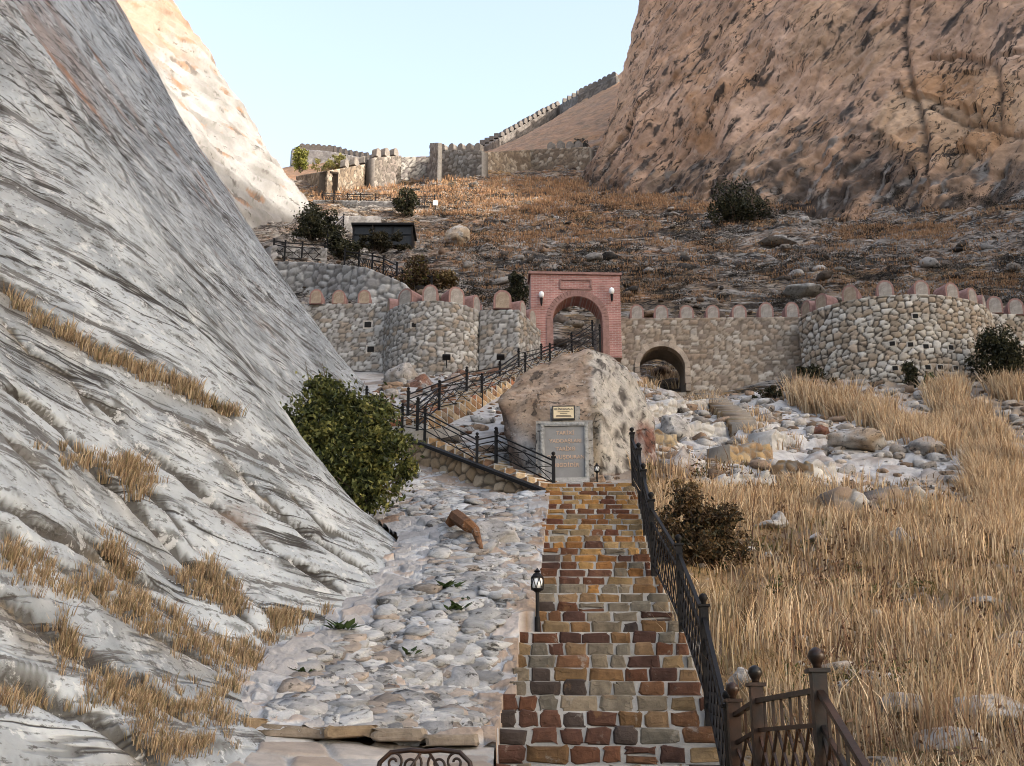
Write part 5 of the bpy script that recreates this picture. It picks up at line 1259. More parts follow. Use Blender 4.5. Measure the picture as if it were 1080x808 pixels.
bollard(567, 657, 599, 14.15, 'black lamp with a white globe in a crossed cage on the staircase edge')
bollard(630, 512, 488, 24.0, 'small dark lamp at the foot of the inscribed boulder at the top of the staircase')
bollard(402, 428, 409, 30.2, 'small dark lamp among the railings above the green bush')
def floodlight(u, v, Y, label):
    p = P(u, v, Y); f = empty('floodlight', tuple(p), label, 'floodlight', 'floodlights on the walls')
    MB().bar((0, .25, -.25), (0, -.05, -.05), .03).bar((0, -.05, -.25), (0, -.05, .0), .035).build('bracket', M_iron, f)
    Rm = np.array([[1, 0, 0], [0, .8, -.6], [0, .6, .8]]); MB().box((0, -.08, .06), (.30, .14, .20), Rm, ch=.02).build('housing', M_iron, f)
floodlight(471, 379, 41.4, 'black floodlight on the wall of the small round tower'); floodlight(528, 379, 42.1, 'small black floodlight on the wall stub left of the brick gate')
# ornate bench at the foot
bench = empty('garden_bench', tuple(A(P(447, 806, 8.35))*A((1, 1, 0))+A((0, 0, -.66))), 'ornate bronzed cast iron bench back in front of the stone kerb', 'bench', rz=R(-4))
def scroll(c, r, turns, a0, s, n=22): return [A((c[0]+s*r*(1-t*.78)*math.cos(a0+t*turns*6.283), c[1], c[2]+r*(1-t*.78)*math.sin(a0+t*turns*6.283))) for t in np.linspace(0, 1, n)]
bw = .315; H0 = .86
mb = MB(); mb.tube([A((-bw, .02, .38)), A((-bw-.03, .03, .60)), A((-bw+.01, .04, .77)), A((-bw+.08, .05, H0-.025)), A((-.1, .05, H0-.01)), A((.0, .05, H0-.02)), A((.1, .05, H0-.01)), A((bw-.08, .05, H0-.025)), A((bw-.01, .04, .77)), A((bw+.03, .03, .60)), A((bw, .02, .38))], .017, 8)
mb.build('back_frame', M_rusty, bench, smooth=True)
mb = MB()
for s in (-1, 1):
    for cx, cz, r_, a0 in ((.21, .77, .065, 1.2), (.09, .755, .075, 2.2), (.235, .62, .07, 0), (.10, .60, .085, 3.4)): mb.tube(scroll((s*cx, .045, cz), r_, 1.3, a0, s), .010, 6)
    mb.tube([A((s*.02, .045, .40)), A((s*.05, .045, .55)), A((s*.13, .045, .69)), A((s*.03, .045, H0-.03))], .011, 6)
mb.build('back_scroll', M_rusty, bench, smooth=True)
mb = MB()
for k in range(6): mb.box((0, -.40+k*.075, .40), (2*bw+.06, .055, .022))
mb.build('seat', M_rusty, bench)
for s in (-1, 1):
    for yl in (-.40, .0): MB().tube([A((s*bw, yl, .40)), A((s*(bw+.03), yl-.02, .25)), A((s*bw, yl, .08)), A((s*(bw+.05), yl-.03, -.05))], .018, 6).build('leg', M_rusty, bench, smooth=True)
    MB().tube([A((s*bw, .03, .64)), A((s*(bw+.02), -.15, .66)), A((s*(bw+.02), -.36, .63)), A((s*bw, -.42, .52)), A((s*bw, -.38, .42))], .017, 6).build('armrest', M_rusty, bench, smooth=True)

# ------------------------------------------------------------------ fortifications and terraces up the hill
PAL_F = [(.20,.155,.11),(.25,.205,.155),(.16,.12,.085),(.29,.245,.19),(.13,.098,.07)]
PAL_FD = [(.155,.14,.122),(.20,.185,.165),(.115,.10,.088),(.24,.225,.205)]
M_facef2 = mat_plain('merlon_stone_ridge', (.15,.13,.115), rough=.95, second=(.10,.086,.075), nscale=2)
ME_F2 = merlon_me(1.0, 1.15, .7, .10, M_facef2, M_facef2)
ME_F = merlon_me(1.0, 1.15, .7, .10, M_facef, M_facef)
def far_wall(label, us, vt, vb, Ys, pal, mort, seed, mer=(), msc=1.0, name='fortress_wall', size=.55, extra=4.0, depth=1.2, res=.16, mrz=0.0, group=None):
    Ys = [hy(u, b, Y, .22, 'g') for u, b, Y in zip(us, vb, Ys)]
    ps = [P(u, (t+b)/2, Y) for u, t, b, Y in zip(us, vt, vb, Ys)]
    z1 = [P(u, v, Y).z for u, v, Y in zip(us, vt, Ys)]; z0 = [P(u, v, Y).z-extra for u, v, Y in zip(us, vb, Ys)]
    root = empty(name, tuple(ps[0]), label, 'wall', group); O = A(ps[0])
    wall_strip('stonework', [(p.x, p.y) for p in ps], z0, z1, depth, size, pal, mort, seed, M_wall, res=res, relief=.12, parent=root, O=O)
    for u in mer:
        Y = float(np.interp(u, us, Ys)); v = float(np.interp(u, us, vt)); p = P(u, v, Y)
        i = min(max(int(np.searchsorted(us, u))-1, 0), len(us)-2); rz = math.atan2(ps[i+1].y-ps[i].y, ps[i+1].x-ps[i].x)
        m = add_merlon(root, O, (p.x, p.y-.03, p.z-.05), rz, (ME_F2 if 'ridge' in label or 'skyline beyond' in label else ME_F), msc)
    return root
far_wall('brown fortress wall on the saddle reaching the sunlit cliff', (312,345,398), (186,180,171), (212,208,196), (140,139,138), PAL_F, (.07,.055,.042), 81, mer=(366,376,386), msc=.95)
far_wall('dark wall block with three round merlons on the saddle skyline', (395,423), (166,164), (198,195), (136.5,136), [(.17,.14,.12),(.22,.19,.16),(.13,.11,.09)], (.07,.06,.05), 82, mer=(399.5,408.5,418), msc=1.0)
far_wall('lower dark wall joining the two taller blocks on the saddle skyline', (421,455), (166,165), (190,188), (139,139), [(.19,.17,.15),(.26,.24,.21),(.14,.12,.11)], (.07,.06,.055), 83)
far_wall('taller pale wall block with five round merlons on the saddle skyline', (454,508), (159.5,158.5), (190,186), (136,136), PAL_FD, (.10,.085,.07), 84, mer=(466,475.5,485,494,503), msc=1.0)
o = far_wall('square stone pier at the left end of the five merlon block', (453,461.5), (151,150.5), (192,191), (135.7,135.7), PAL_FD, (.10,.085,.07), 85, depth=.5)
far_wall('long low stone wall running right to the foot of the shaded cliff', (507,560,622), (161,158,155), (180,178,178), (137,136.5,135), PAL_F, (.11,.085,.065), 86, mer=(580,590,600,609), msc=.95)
far_wall('hazy grey battlement wall on the far left skyline beyond the saddle', (308,350,398), (156.5,160,169.5), (176,172,176), (192,194,196), [(.24,.225,.215),(.28,.265,.25)], (.20,.185,.175), 87, mer=np.linspace(319, 394, 14), msc=1.15, extra=6, res=.3, size=.7)
ur = np.linspace(509, 650, 8); vr = np.interp(ur, (507,520,548,565,590,620,650), (156,150,134,124,111,95,80)); hr = np.interp(ur, (507,560,575,650), (6,9,7,9))
far_wall('battlement wall climbing the far right ridge to the shaded cliff', ur, vr, vr+hr, np.interp(ur, (507,650), (190,214)), [(.15,.13,.115),(.19,.165,.145),(.115,.098,.085)], (.09,.078,.068), 88, mer=np.linspace(511, 647, 29), msc=1.05, extra=3, res=.3, size=.7)
far_wall('pale terrace wall behind the small round tower beside the smooth rock slope', (292,330,385,428), (276,277,282,300), (306,310,318,322), (60,61,61.5,60), [(.33,.32,.30),(.28,.265,.25),(.38,.365,.345)], (.17,.16,.15), 89, size=.42, extra=2, res=.09, depth=.9)
far_wall('short pale terrace wall right of the dark bushes', (338,402), (228,228.5), (242,243), (99,99), [(.34,.325,.31),(.28,.265,.25)], (.20,.19,.18), 90, size=.45, extra=2, res=.14, depth=1)
far_wall('grey terrace wall under the dark railing near the smooth rock slope', (286,345), (259,262), (276,277), (74,73), [(.20,.195,.19),(.27,.26,.25)], (.10,.095,.09), 91, size=.4, extra=2, res=.12, depth=1)
far_wall('faint pale terrace wall below the saddle wall', (330,440), (211,213), (217,219), (117,116), [(.33,.31,.28),(.27,.25,.23)], (.18,.165,.15), 92, size=.45, extra=1, res=.16, depth=1)
# shelter
sy = hy(402, 262, 93, .3, 'g')-.6; sp0, sp1 = P(372, 261, sy), P(434, 261, sy); sw = sp1.x-sp0.x; shh = P(400, 236, sy).z-sp0.z
M_smoke = mat_plain('dark_glass', (.010,.011,.012), rough=.4, second=(.014,.015,.016), spec=.2)
sh = empty('shelter', (sp0.x, sp0.y, sp0.z), 'long low shelter of black metal and dark glass on the hillside terrace', 'shelter')
MB().box((sw/2, 1.2, shh-.08), (sw+.3, 2.8, .16)).build('roof', M_iron, sh)
for k in range(4):
    MB().box((sw*k/3, 0, shh/2-.3), (.12, .12, shh+.5)).build('post', M_iron, sh)
    if k < 3: MB().box((sw*(k+.5)/3, .05, shh*.52), (sw/3-.14, .04, shh*.80)).bar((sw*k/3+.06, -.02, shh*.55), (sw*(k+1)/3-.06, -.02, shh*.55), .07).build('glass_panel', M_smoke, sh)
MB().box((sw/2, 2.4, shh/2), (sw, .1, shh)).build('back_wall', M_iron, sh)
MB().box((.04, 1.2, shh/2), (.08, 2.3, shh)).build('side_wall', M_iron, sh); MB().box((sw-.04, 1.2, shh/2), (.08, 2.3, shh)).build('side_wall', M_iron, sh)
def on_ground(pts):
    out = []
    for u, v in pts:
        h = hit(u, v, 'gsl'); out.append(tuple(h[0]))
    return out
def path_rail(label, pts, Ys, h, style='x', w=.09): 
    railing('path_railing', label, 'railing', [tuple(P(u, v, hy(u, v, Y, .3, 'gs'))) for (u, v), Y in zip(pts, Ys)], h, w, M_iron, style, .05, ball=False, thin=.03)
path_rail('black railing of the zigzag path above the pale terrace wall', [(363,283),(378,286),(392,291),(404,294),(418,302)], (64,64,64,63.5,61), 1.25)
path_rail('level black railing on the bend of the zigzag path left of the brown grass', [(411,308),(424,302),(445,303),(455,309)], (60,62,62,60), .85)
path_rail('black railing in front of the dark bush beside the smooth rock slope', [(288,272),(300,274),(318,275),(342,276)], (72.5,73,73,72.5), 1.2)
path_rail('row of thin black railing posts on the top terrace below the saddle wall', [(340,214),(352,214),(366,214.5),(380,215),(396,215.5),(412,215.5)], [116.5]*6, 1.2)
path_rail('thin black railing beside the small white sign board', [(436,219),(448,219),(458,219),(464,218)], [114]*4, 1.4)
path_rail('black railing climbing steps left of the dark shelter', [(345,262),(352,250),(362,240)], (86,92,97), 1.2)
p = hit(459, 222, 'g')[0]
sb_ = empty('sign_board', tuple(p), 'small white sign board on a post high on the hillside', 'sign')
k = p.y/ray(459, 222).y/FPX
MB().bar((0, 0, -.3), (0, 0, 9*k), .08).build('post', M_iron, sb_); MB().box((0, -.06, 8.5*k), (4.6*k, .06, 5.5*k)).build('panel', M_glow, sb_)

# ------------------------------------------------------------------ vegetation
def leaf_cards(C, size, r, cols, flat=0.0):
    """n diamond leaves at C (n,3)"""
    n = len(C); a = r.normal(size=(n, 3)); a /= np.linalg.norm(a, axis=1, keepdims=True)
    b = r.normal(size=(n, 3)); b -= a*(a*b).sum(1, keepdims=True); b /= np.linalg.norm(b, axis=1, keepdims=True)
    s = (size*r.uniform(.6, 1.3, n))[:, None]
    V = np.stack([C-a*s, C+b*s*.45, C+a*s, C-b*s*.45], 1).reshape(-1, 3)
    F = np.arange(4*n).reshape(n, 4); return V, F, np.repeat(cols, 4, 0)
def bush(label, u, vb, w, h, n, leaf_px, pal, seed, Y=None, lumps=9, cat='bush', name='bush', group=None, twigs=14, which='gsl', shape=None, density=.75, tall=1.0, sink=.08):
    r = np.random.default_rng(seed)
    p = hit(u, vb, which)[0] if Y is None else P(u, vb, Y)
    k = p.y/ray(u, vb).y/FPX; W_, H_ = w*k, h*k; lf = leaf_px*k
    root = empty(name, tuple(p), label, cat, group)
    if shape is None:
        L = []; mn = min(W_, H_*1.3)
        for i in range(lumps*2+4):
            a0 = r.uniform(0, 6.28); zz = r.uniform(.08, .95); q = r.random()**.6*math.sqrt(max(.05, 1-((zz-.32)/.72)**2))*.92
            L.append((math.cos(a0)*q*W_/2, math.sin(a0)*q*W_/2*.8, zz*H_*.9, r.uniform(.10, .22)*mn))
        L.append((0, 0, H_*.35, .30*min(W_, H_)))
    else: L = [((lu-u)*k, dy, (vb-lv)*k, rad*k) for lu, lv, rad, dy in shape]
    tot = sum(l[3]**2 for l in L); Cs = []; cc = []
    for x, y, z, rad in L:
        m = int(n*rad*rad/tot); d = r.normal(size=(m, 3)); d /= np.linalg.norm(d, axis=1, keepdims=True)
        rr_ = rad*(density+(1.12-density)*r.random(m)**.7)*(1+.45*noise(d*2.5+x*3+y*7, seed)); far_ = r.random(m) < .14; rr_[far_] *= r.uniform(1.0, 1.65, far_.sum()); sel = r.random(m) < .22; rr_[sel] *= r.uniform(.3, .9, sel.sum())
        q = A((x, y, z)) + d*rr_[:, None]*A((1, 1, tall)); Cs.append(q)
        pi = A(pal); tone = np.clip(noise(q/max(W_, .1)*7, seed+9)*.8+.5+r.normal(0, .22, m), 0, .999); cc.append(pi[(tone*len(pi)).astype(int)]*r.uniform(.75, 1.2, (m, 1)))
    C = np.concatenate(Cs); cc = np.concatenate(cc); keep = C[:, 2] > -.05*H_; C, cc = C[keep], cc[keep]
    hole = noise(C/max(W_, .1)*6.5, seed+21) > -.20; C, cc = C[hole], cc[hole]
    V, F, co = leaf_cards(C, lf, r, cc)
    link('foliage', np_mesh('foliage', V, F, co), M_leaf, root)
    mb = MB()
    for i in range(twigs):
        l = L[i % len(L)]; e = A(l[:3]) + r.normal(0, .35, 3)*l[3]; b0 = A((r.uniform(-.1, .1)*W_, r.uniform(-.05, .05)*W_, -sink*H_))
        mb.tube([b0, b0*.5+e*.5+r.normal(0, .06, 3)*W_, e, e+(e-b0)*.22+r.normal(0, .04, 3)*W_], [.018*W_**.5, .013*W_**.5, .008*W_**.5, .003], 5)
    mb.build('branches', M_twig, root); return root
G1 = [(.022,.028,.011),(.045,.056,.018),(.075,.086,.026),(.115,.12,.036),(.17,.16,.045)]
DK = [(.014,.016,.009),(.026,.028,.014),(.044,.044,.020),(.068,.062,.030)]
BR = [(.040,.024,.012),(.062,.038,.018),(.09,.056,.026),(.135,.085,.038),(.17,.12,.05)]
YG = [(.11,.12,.025),(.17,.17,.035),(.23,.22,.05),(.08,.09,.02)]
hb_ = P(365, 530, 21.5)
bush('large dark green leafy bush growing between the smooth rock slope and the rubble path', 362, 534, 140, 140, 34000, 3.2, G1, 71, Y=19.9, twigs=26, shape=[
    (330,412,24,.3),(320,440,26,.2),(352,432,28,.1),(385,440,26,.0),(308,470,26,.1),(340,475,36,-.2),(378,474,36,-.2),(405,476,26,.0),(420,488,16,.1),(400,508,24,-.1),(362,505,34,-.3),(330,500,28,-.1),(350,526,22,-.2),(383,528,18,-.1),(296,462,14,.1),(318,398,10,.3),(336,400,14,.3),(330,405,9,.2),(415,470,12,.1),(428,492,10,0),(300,448,10,.2),(366,424,12,.1),(398,432,12,.1)])
bush('wide dark bush on the left hillside below the sunlit cliff', 330, 253, 68, 38, 6000, 1.7, DK, 72)
bush('dark bush just below and right of the wide dark bush', 358, 274, 46, 28, 4000, 1.7, DK, 73)
bush('dark rounded bush high on the hillside path above the shelter', 427, 228, 28, 32, 3000, 1.5, DK, 74)
bush('dark low bush hiding the front of the black shelter', 398, 264, 66, 18, 4000, 1.6, [(.02,.02,.011),(.035,.03,.015),(.055,.045,.02)], 75, Y=hy(402, 264, 90, .3, 'g')-1.5)
bush('brownish bush beside the level railing of the zigzag path', 440, 306, 46, 34, 3500, 1.8, BR[:4]+[(.12,.11,.03)], 76)
bush('straw coloured shrub just right of the brownish bush', 466, 302, 34, 18, 2500, 1.8, BR[2:]+[(.24,.17,.07)], 77)
bush('bright yellow green shrub on the edge of the sunlit cliff', 317, 180, 19, 28, 1800, 1.6, YG, 78, Y=104)
bush('pale yellow shrub behind the saddle wall', 350, 181, 42, 17, 2200, 1.5, [(.20,.19,.06),(.26,.24,.09),(.16,.15,.05)], 79, Y=150)
bush('dark brown twiggy shrub beside the head of the staircase railing', 742, 596, 96, 82, 15000, 2.6, BR[:4]+[(.03,.026,.014),(.045,.04,.02)], 80, which='g', density=.5)
bush('russet dry shrub behind the dark brown twiggy shrub', 720, 540, 50, 34, 5000, 2.4, BR[2:]+[(.22,.14,.07)], 81, which='g', density=.5)
bush('dark evergreen bush against the wall right of the broad bastion', 1056, 402, 60, 64, 9000, 2.0, DK, 82, Y=40.8)
bush('dark scrubby bush at the foot of the shaded cliff', 776, 236, 62, 44, 6000, 1.7, DK, 83)
bush('dark bush behind the wall left of the brick gate', 545, 322, 34, 36, 3000, 1.8, DK, 84, Y=48)
bush('dark brown shrub against the five merlon wall block', 487, 186, 40, 22, 2500, 1.4, [(.05,.035,.025),(.08,.06,.04),(.035,.025,.02)], 85, Y=134)
bush('small dark shrub against the long low wall by the shaded cliff', 612, 172, 20, 30, 1500, 1.4, [(.04,.036,.03),(.06,.055,.045)], 86, Y=133)
bush('dark plant growing out of the broad bastion wall', 961, 408, 16, 30, 1500, 1.8, DK, 87, Y=40.9)
bush('fresh green plant at the foot of the broad bastion', 980, 412, 16, 20, 1200, 1.8, [(.05,.075,.02),(.08,.11,.03),(.035,.05,.015)], 88, Y=40.6)
bush('left one of two small dark plants at the corner of wall and bastion', 846, 396, 11, 11, 600, 1.8, DK, 89, Y=43.6)
bush('right, larger one of two small dark plants at the corner of wall and bastion', 859, 398, 18, 15, 900, 1.8, DK, 90, Y=42.6)
bush('dark clump at the left foot of the broad bastion above the grass', 879, 412, 14, 13, 700, 1.8, DK, 91, Y=41.6)
bush('low green plant under the tower railing near the boulder', 497, 432, 24, 10, 900, 2.0, [(.04,.06,.018),(.06,.085,.025),(.09,.11,.035)], 92, Y=33)
bush('dark creeping plant along the foot of the curtain wall', 812, 420, 50, 12, 1800, 1.9, DK+[(.09,.06,.03)], 93)
def herb(label, u, v, w, seed):
    p = path_hit(u, v); k = p.y/ray(u, v).y/FPX; r = np.random.default_rng(seed); V = []; F = []; C = []
    for i in range(34):
        a0 = r.uniform(0, 6.28); ln = w*k*r.uniform(.25, .55); d = A((math.cos(a0), math.sin(a0)*.8, r.uniform(.25, .9))); s = A((-math.sin(a0), math.cos(a0), 0))*ln*.22; o_ = A((r.uniform(-.3, .3)*w*k, r.uniform(-.1, .1), 0))
        n0 = len(V); V += [o_, o_+d*ln*.5+s, o_+d*ln+A((0, 0, -.15*ln)), o_+d*ln*.5-s]; F.append((n0, n0+1, n0+2, n0+3)); C += [A((.045,.07,.022))*r.uniform(.6, 1.6)]*4
    o = link('herb', np_mesh('herb', V, np.array(F), np.array(C)), M_leaf, None, tuple(p)); tag(o, label, 'plant')
herb('dark green leafy herb in the middle of the rubble path', 474, 621, 30, 1); herb('small green herb just right of the middle herb on the path', 492, 634, 18, 2); herb('low green herb nearest the kerb on the rubble path', 432, 692, 32, 3)
herb('dim green herb beside the smooth slope at the left of the path', 360, 664, 34, 4); herb('tiny green herb left of the nearest herb on the path', 322, 710, 24, 5); herb('small green herb between the middle herb and the lamp', 480, 645, 30, 6)

def blades(name, roots, hts, wid, lean, cols, tipc=1.25, mat=None):
    n = len(roots); up = np.zeros((n, 3)); up[:, 2] = 1
    d = np.concatenate([lean, np.zeros((n, 1))], 1)
    ang = RNG.uniform(0, math.pi, n); s = np.stack([np.cos(ang), np.sin(ang), 0*ang], 1)*wid[:, None]
    p0 = roots; p1 = roots+up*(hts*.55)[:, None]+d*(hts*.22)[:, None]; p2 = roots+up*(hts*.93)[:, None]+d*(hts*.75)[:, None]
    V = np.stack([p0-s, p0+s, p1-s*.75, p1+s*.75, p2], 1).reshape(-1, 3); i = np.arange(n)*5
    F4 = np.stack([i, i+1, i+3, i+2], 1); F3 = np.stack([i+2, i+3, i+4], 1)
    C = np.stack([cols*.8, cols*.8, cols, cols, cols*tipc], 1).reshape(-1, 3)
    return link(name, np_mesh(name, V, [F4, F3], C), mat or M_grass)
STRAW = A([(.53,.385,.235),(.46,.32,.185),(.64,.50,.335),(.37,.24,.135),(.57,.45,.30),(.30,.195,.115)])
ORNG = A([(.37,.21,.11),(.30,.165,.088),(.43,.27,.15),(.25,.15,.085)])
def grass_cols(n, pal, r, x=None, y=None):
    c = pal[r.integers(len(pal), size=n)]*r.uniform(.75, 1.2, (n, 1))
    if x is not None:
        g = sstep(.15, .5, fbm(np.stack([x*.6, y*.6, x*0], -1), 3, 500)); c = c*(1-.5*g[:, None]) + A((.11,.10,.035))*(.5*g[:, None]); d = sstep(.1, .5, fbm(np.stack([x*1.1, y*1.1, x*0], -1), 3, 501)); c = mixc(c, A((.15,.085,.045)), d*.65)
    return c
TX = lambda x, y: np.array([gz(a, b) for a, b in zip(x, y)])
r = np.random.default_rng(900)
# tall dry grass on the right slope
ncl = 3000
cy = 6.2*np.exp(r.random(ncl)*math.log(27/6.2)); cx = 2.35 + r.random(ncl)**1.0*(cy*.50+2.2)
rail_x = np.interp(cy, (5, 9.7, 14, 18.6, 22.4, 27), (2.3, 2.15, 2.2, 2.3, 2.65, 3.4)); cx = np.maximum(cx, rail_x+r.uniform(0, .5, ncl))
bare = fbm(np.stack([cx*.45, cy*.45, cx*0], -1), 3, 502)
keep = (bare < .15) & (r.random(ncl) < 1-.85*sstep(-.18, .14, bare))
cx, cy, bare = cx[keep], cy[keep], bare[keep]; cz = TX(cx, cy); m = len(cx)
per = 24; ci = np.repeat(np.arange(m), per); nB_ = len(ci); spread = .05+.010*cy[ci]
rx_ = cx[ci]+r.normal(0, 1, nB_)*spread*1.3; ry_ = cy[ci]+r.normal(0, 1, nB_)*spread*1.3
roots = np.stack([rx_, ry_, cz[ci]-.04], 1)
patch = fbm(np.stack([cx*.30, cy*.30, cx*0], -1), 3, 503); hb = (.20+.50*r.random(m)**1.2)*(.62+.75*sstep(-.25, .3, patch))*(1-.25*sstep(0, .3, bare)); hts = hb[ci]*r.uniform(.55, 1.15, nB_)
ln = np.stack([rx_-cx[ci], ry_-cy[ci]], 1)/spread[:, None]*.16 + r.normal(0, .20, (nB_, 2)) + A((.06, -.03))
gc_ = grass_cols(nB_, STRAW, r, rx_, ry_)*(.65+.6*r.random(m))[ci][:, None]
tag(blades('dry_grass', roots, hts, .0020+.00042*ry_, ln, gc_), kind='stuff')
# weeds and dead stalks between the grass
def weeds(n, pal, seed, h0, per=46):
    r = np.random.default_rng(seed); Cs, S_, cc = [], [], []
    for _ in range(n):
        y = 6.8*math.exp(r.random()*math.log(27/6.8)); x = 2.6+y*.02+r.random()*(y*.5+2); z = gz(x, y); h = h0*r.uniform(.5, 1.2)
        d = r.normal(0, 1, (per, 3))*A((h*.45, h*.45, h*.3)); d[:, 2] = np.abs(d[:, 2])*1.2+.02
        Cs.append(A((x, y, z))+d); S_.append(np.full(per, .018+.0012*y)); cc.append(A(pal)[r.integers(len(pal), size=per)]*r.uniform(.6, 1.3, (per, 1)))
    V, F, co = leaf_cards(np.concatenate(Cs), np.concatenate(S_), r, np.concatenate(cc))
    return tag(link('dry_weeds', np_mesh('dry_weeds', V, F, co), M_leaf), kind='stuff')
weeds(360, [(.10,.05,.028),(.15,.08,.04),(.07,.04,.025),(.19,.11,.06)], 71, .34); weeds(130, [(.07,.075,.025),(.11,.105,.04),(.05,.05,.02)], 72, .26)
ks = np.random.default_rng(73); n = 700; y = 6.6*np.exp(ks.random(n)*math.log(27/6.6)); x = 2.6+y*.02+ks.random(n)*(y*.5+2)
tag(blades('dead_stalks', np.stack([x, y, TX(x, y)], 1), ks.uniform(.5, .95, n), .0025+.00035*y, ks.normal(0, .35, (n, 2)), A([(.13,.07,.045),(.22,.13,.08),(.09,.05,.035)])[ks.integers(3, size=n)]), kind='stuff')
# low matted dead grass under it
n = 26000; y = 6.2*np.exp(r.random(n)*math.log(28/6.2)); x = 2.2+r.random(n)*(y*.52+2.2); x = np.maximum(x, np.interp(y, (5, 9.7, 14, 18.6, 22.4, 27), (2.25, 2.1, 2.1, 2.2, 2.55, 3.3)))
z = TX(x, y)
tag(blades('dead_grass', np.stack([x, y, z-.02], 1), r.uniform(.08, .26, n), .003+.0006*y, r.normal(0, .5, (n, 2)), grass_cols(n, A([(.24,.155,.075),(.17,.10,.05),(.30,.21,.11),(.12,.10,.04)]), r)), kind='stuff')
# bands of tall grass on the shelf, given by where they grow
def band(name, cl, per, hpx, seed, pal=STRAW, which='g', wpx=.55, spr=5.0):
    r = np.random.default_rng(seed); R_, H_, W2, L_, C_ = [], [], [], [], []
    for u, v in cl:
        h = hit(u, v, which)
        if h is None: continue
        p = h[0]; k = p.y/ray(u, v).y/FPX; hh = hpx*k*r.uniform(.6, 1.15)
        off = r.normal(0, 1, (per, 2))*spr*k
        R_.append(np.stack([p.x+off[:, 0], p.y+off[:, 1]*.8, np.full(per, p.z-.03)+off[:, 1]*.25], 1)); H_.append(hh*r.uniform(.5, 1.1, per)); W2.append(np.full(per, wpx*k)*r.uniform(.7, 1.3, per)); L_.append(off/(spr*k)*.22+r.normal(0, .15, (per, 2))); C_.append(pal[r.integers(len(pal), size=per)]*r.uniform(.75, 1.2, (per, 1)))
    return tag(blades(name, np.concatenate(R_), np.concatenate(H_), np.concatenate(W2), np.concatenate(L_), np.concatenate(C_)), kind='stuff')
def along(pts, n, jit, seed):
    r = np.random.default_rng(seed); pts = A(pts); t = r.random(n)*(len(pts)-1); i = t.astype(int); f = (t-i)[:, None]
    return pts[i]*(1-f)+pts[i+1]*f+r.normal(0, 1, (n, 2))*A(jit)
band('dry_grass', np.concatenate([along([(838,425),(870,432),(900,438),(930,446),(960,462),(1000,470)], 150, (10, 5), 1), along([(975,465),(990,470),(1005,468)], 40, (8, 4), 2)]), 46, 32, 11)
band('dry_grass', np.concatenate([along([(1000,440),(1030,452),(1045,480),(1035,510)], 110, (12, 10), 3), along([(1020,520),(1050,500),(1075,520),(1080,560),(1040,560)], 150, (16, 14), 4), along([(1060,418),(1080,422)], 30, (8, 3), 5), along([(985,430),(1010,420)], 30, (8, 4), 15)]), 46, 30, 12)
band('dry_grass', along([(690,540),(720,525),(770,535),(800,530),(850,525),(870,540),(930,555),(990,545),(1040,560)], 260, (16, 8), 6), 40, 20, 13)
band('dry_grass', np.concatenate([along([(740,422),(748,428),(755,436)], 30, (5, 4), 7), along([(700,400),(718,405)], 14, (5, 3), 8), along([(800,440),(790,470),(838,470)], 26, (8, 5), 9), along([(690,408),(660,415)], 8, (4, 2), 10)]), 30, 14, 14)
# tufts in the joints of the smooth slope
TUFT = A([(.33,.24,.145),(.25,.17,.10),(.40,.31,.20),(.19,.125,.075),(.18,.145,.075)])
slab_cl = np.concatenate([along([(5,312),(50,345),(90,366)], 34, (6, 3), 21), along([(95,372),(140,388),(190,408),(245,440)], 90, (6, 3), 22), along([(70,480),(110,492),(150,505)], 50, (10, 8), 23), along([(135,495),(155,515)], 26, (6, 10), 24),
    along([(5,580),(40,605),(90,625)], 70, (12, 8), 25), along([(100,610),(135,640),(180,665),(230,690),(262,702)], 150, (12, 8), 26), along([(110,575),(130,605)], 40, (8, 10), 27), along([(60,660),(75,690)], 30, (8, 12), 28), along([(0,735),(30,740)], 30, (10, 5), 29), along([(80,720),(130,735),(180,745),(240,758)], 130, (14, 9), 30),
    along([(190,608),(225,630),(250,640)], 50, (8, 5), 31), along([(285,650),(300,658)], 26, (6, 4), 32), along([(150,760),(170,790),(215,785)], 60, (10, 8), 33), along([(200,740),(250,720)], 24, (8, 6), 34), along([(215,600),(240,625)], 20, (5, 5), 35)])
band('tufts_of_dry_grass', slab_cl, 34, 17, 36, TUFT, 's', .5, 5.0)
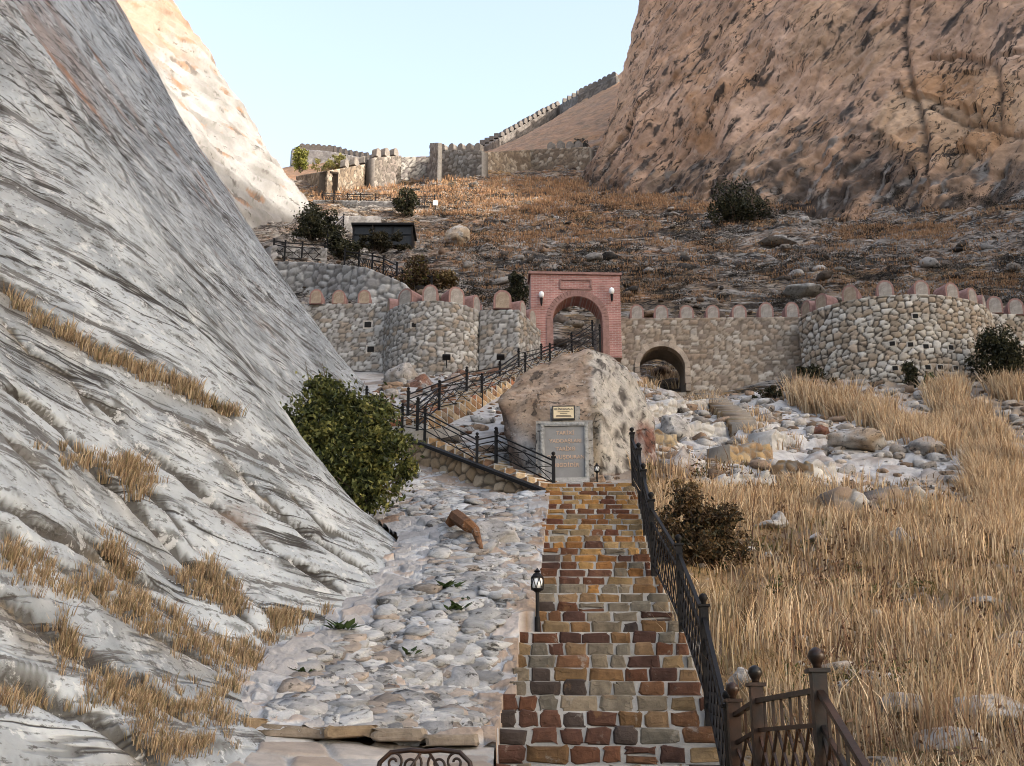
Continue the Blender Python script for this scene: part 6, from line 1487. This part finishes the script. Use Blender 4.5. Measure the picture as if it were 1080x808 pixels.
band('tufts_of_dry_grass', along([(262,700),(285,668),(300,655),(340,648)], 36, (7, 5), 37), 30, 14, 38, TUFT, 'gs', .5, 4.0)
# dry grass and scrub over the far hillside
hc = []
rr2 = np.random.default_rng(41)
for (u0, v0, u1, v1, n) in ((440,188,620,228,420),(520,225,660,262,130),(640,205,760,222,160),(640,215,1080,320,420),(460,230,700,320,260),(880,238,1010,252,130),(1000,290,1080,300,60),(560,192,700,215,160),(330,196,440,212,70),(370,285,460,310,60),(900,300,1080,312,50),(660,255,900,300,90),(380,245,520,262,50),(820,205,1000,225,60)):
    hc.append(np.stack([rr2.uniform(u0, u1, n), rr2.uniform(v0, v1, n)], 1))
band('hillside_grass', np.concatenate(hc), 30, 4.6, 42, ORNG, 'g', .42, 6.0)
def scrub(name, cl, per, spx, pal, seed, lf=1.2):
    r = np.random.default_rng(seed); Cs, S_, cc = [], [], []
    for u, v in cl:
        h = hit(u, v, 'gr')
        if h is None or h[0].y < 45: continue
        p = h[0]; k = p.y/ray(u, v).y/FPX; s = spx*k*r.uniform(.5, 1.5); d = r.normal(0, 1, (per, 3))*A((s, s*.7, s*.5)); d[:, 2] = np.abs(d[:, 2])
        Cs.append(A(p)+d); S_.append(np.full(per, lf*k)); cc.append(A(pal)[r.integers(len(pal), size=per)]*r.uniform(.6, 1.3, (per, 1)))
    V, F, co = leaf_cards(np.concatenate(Cs), np.concatenate(S_), r, np.concatenate(cc))
    return tag(link(name, np_mesh(name, V, F, co), M_leaf), kind='stuff')
n = 1700; scl = np.stack([rr2.uniform(460, 1085, n), 200+rr2.random(n)**.8*130], 1); nn = fbm(np.concatenate([scl*A((.012, .03)), scl[:, :1]*0], 1), 3, 43); scl = scl[nn > .02]
scrub('hillside_scrub', scl, 110, 5.5, [(.020,.017,.013),(.032,.026,.018),(.05,.036,.022),(.016,.018,.010)], 44, .75)
n = 260; scl = np.stack([rr2.uniform(290, 560, n), rr2.uniform(205, 322, n)], 1)
scrub('hillside_scrub', scl, 46, 3.6, [(.05,.034,.02),(.03,.026,.016),(.09,.055,.028),(.035,.04,.018)], 45, .75)
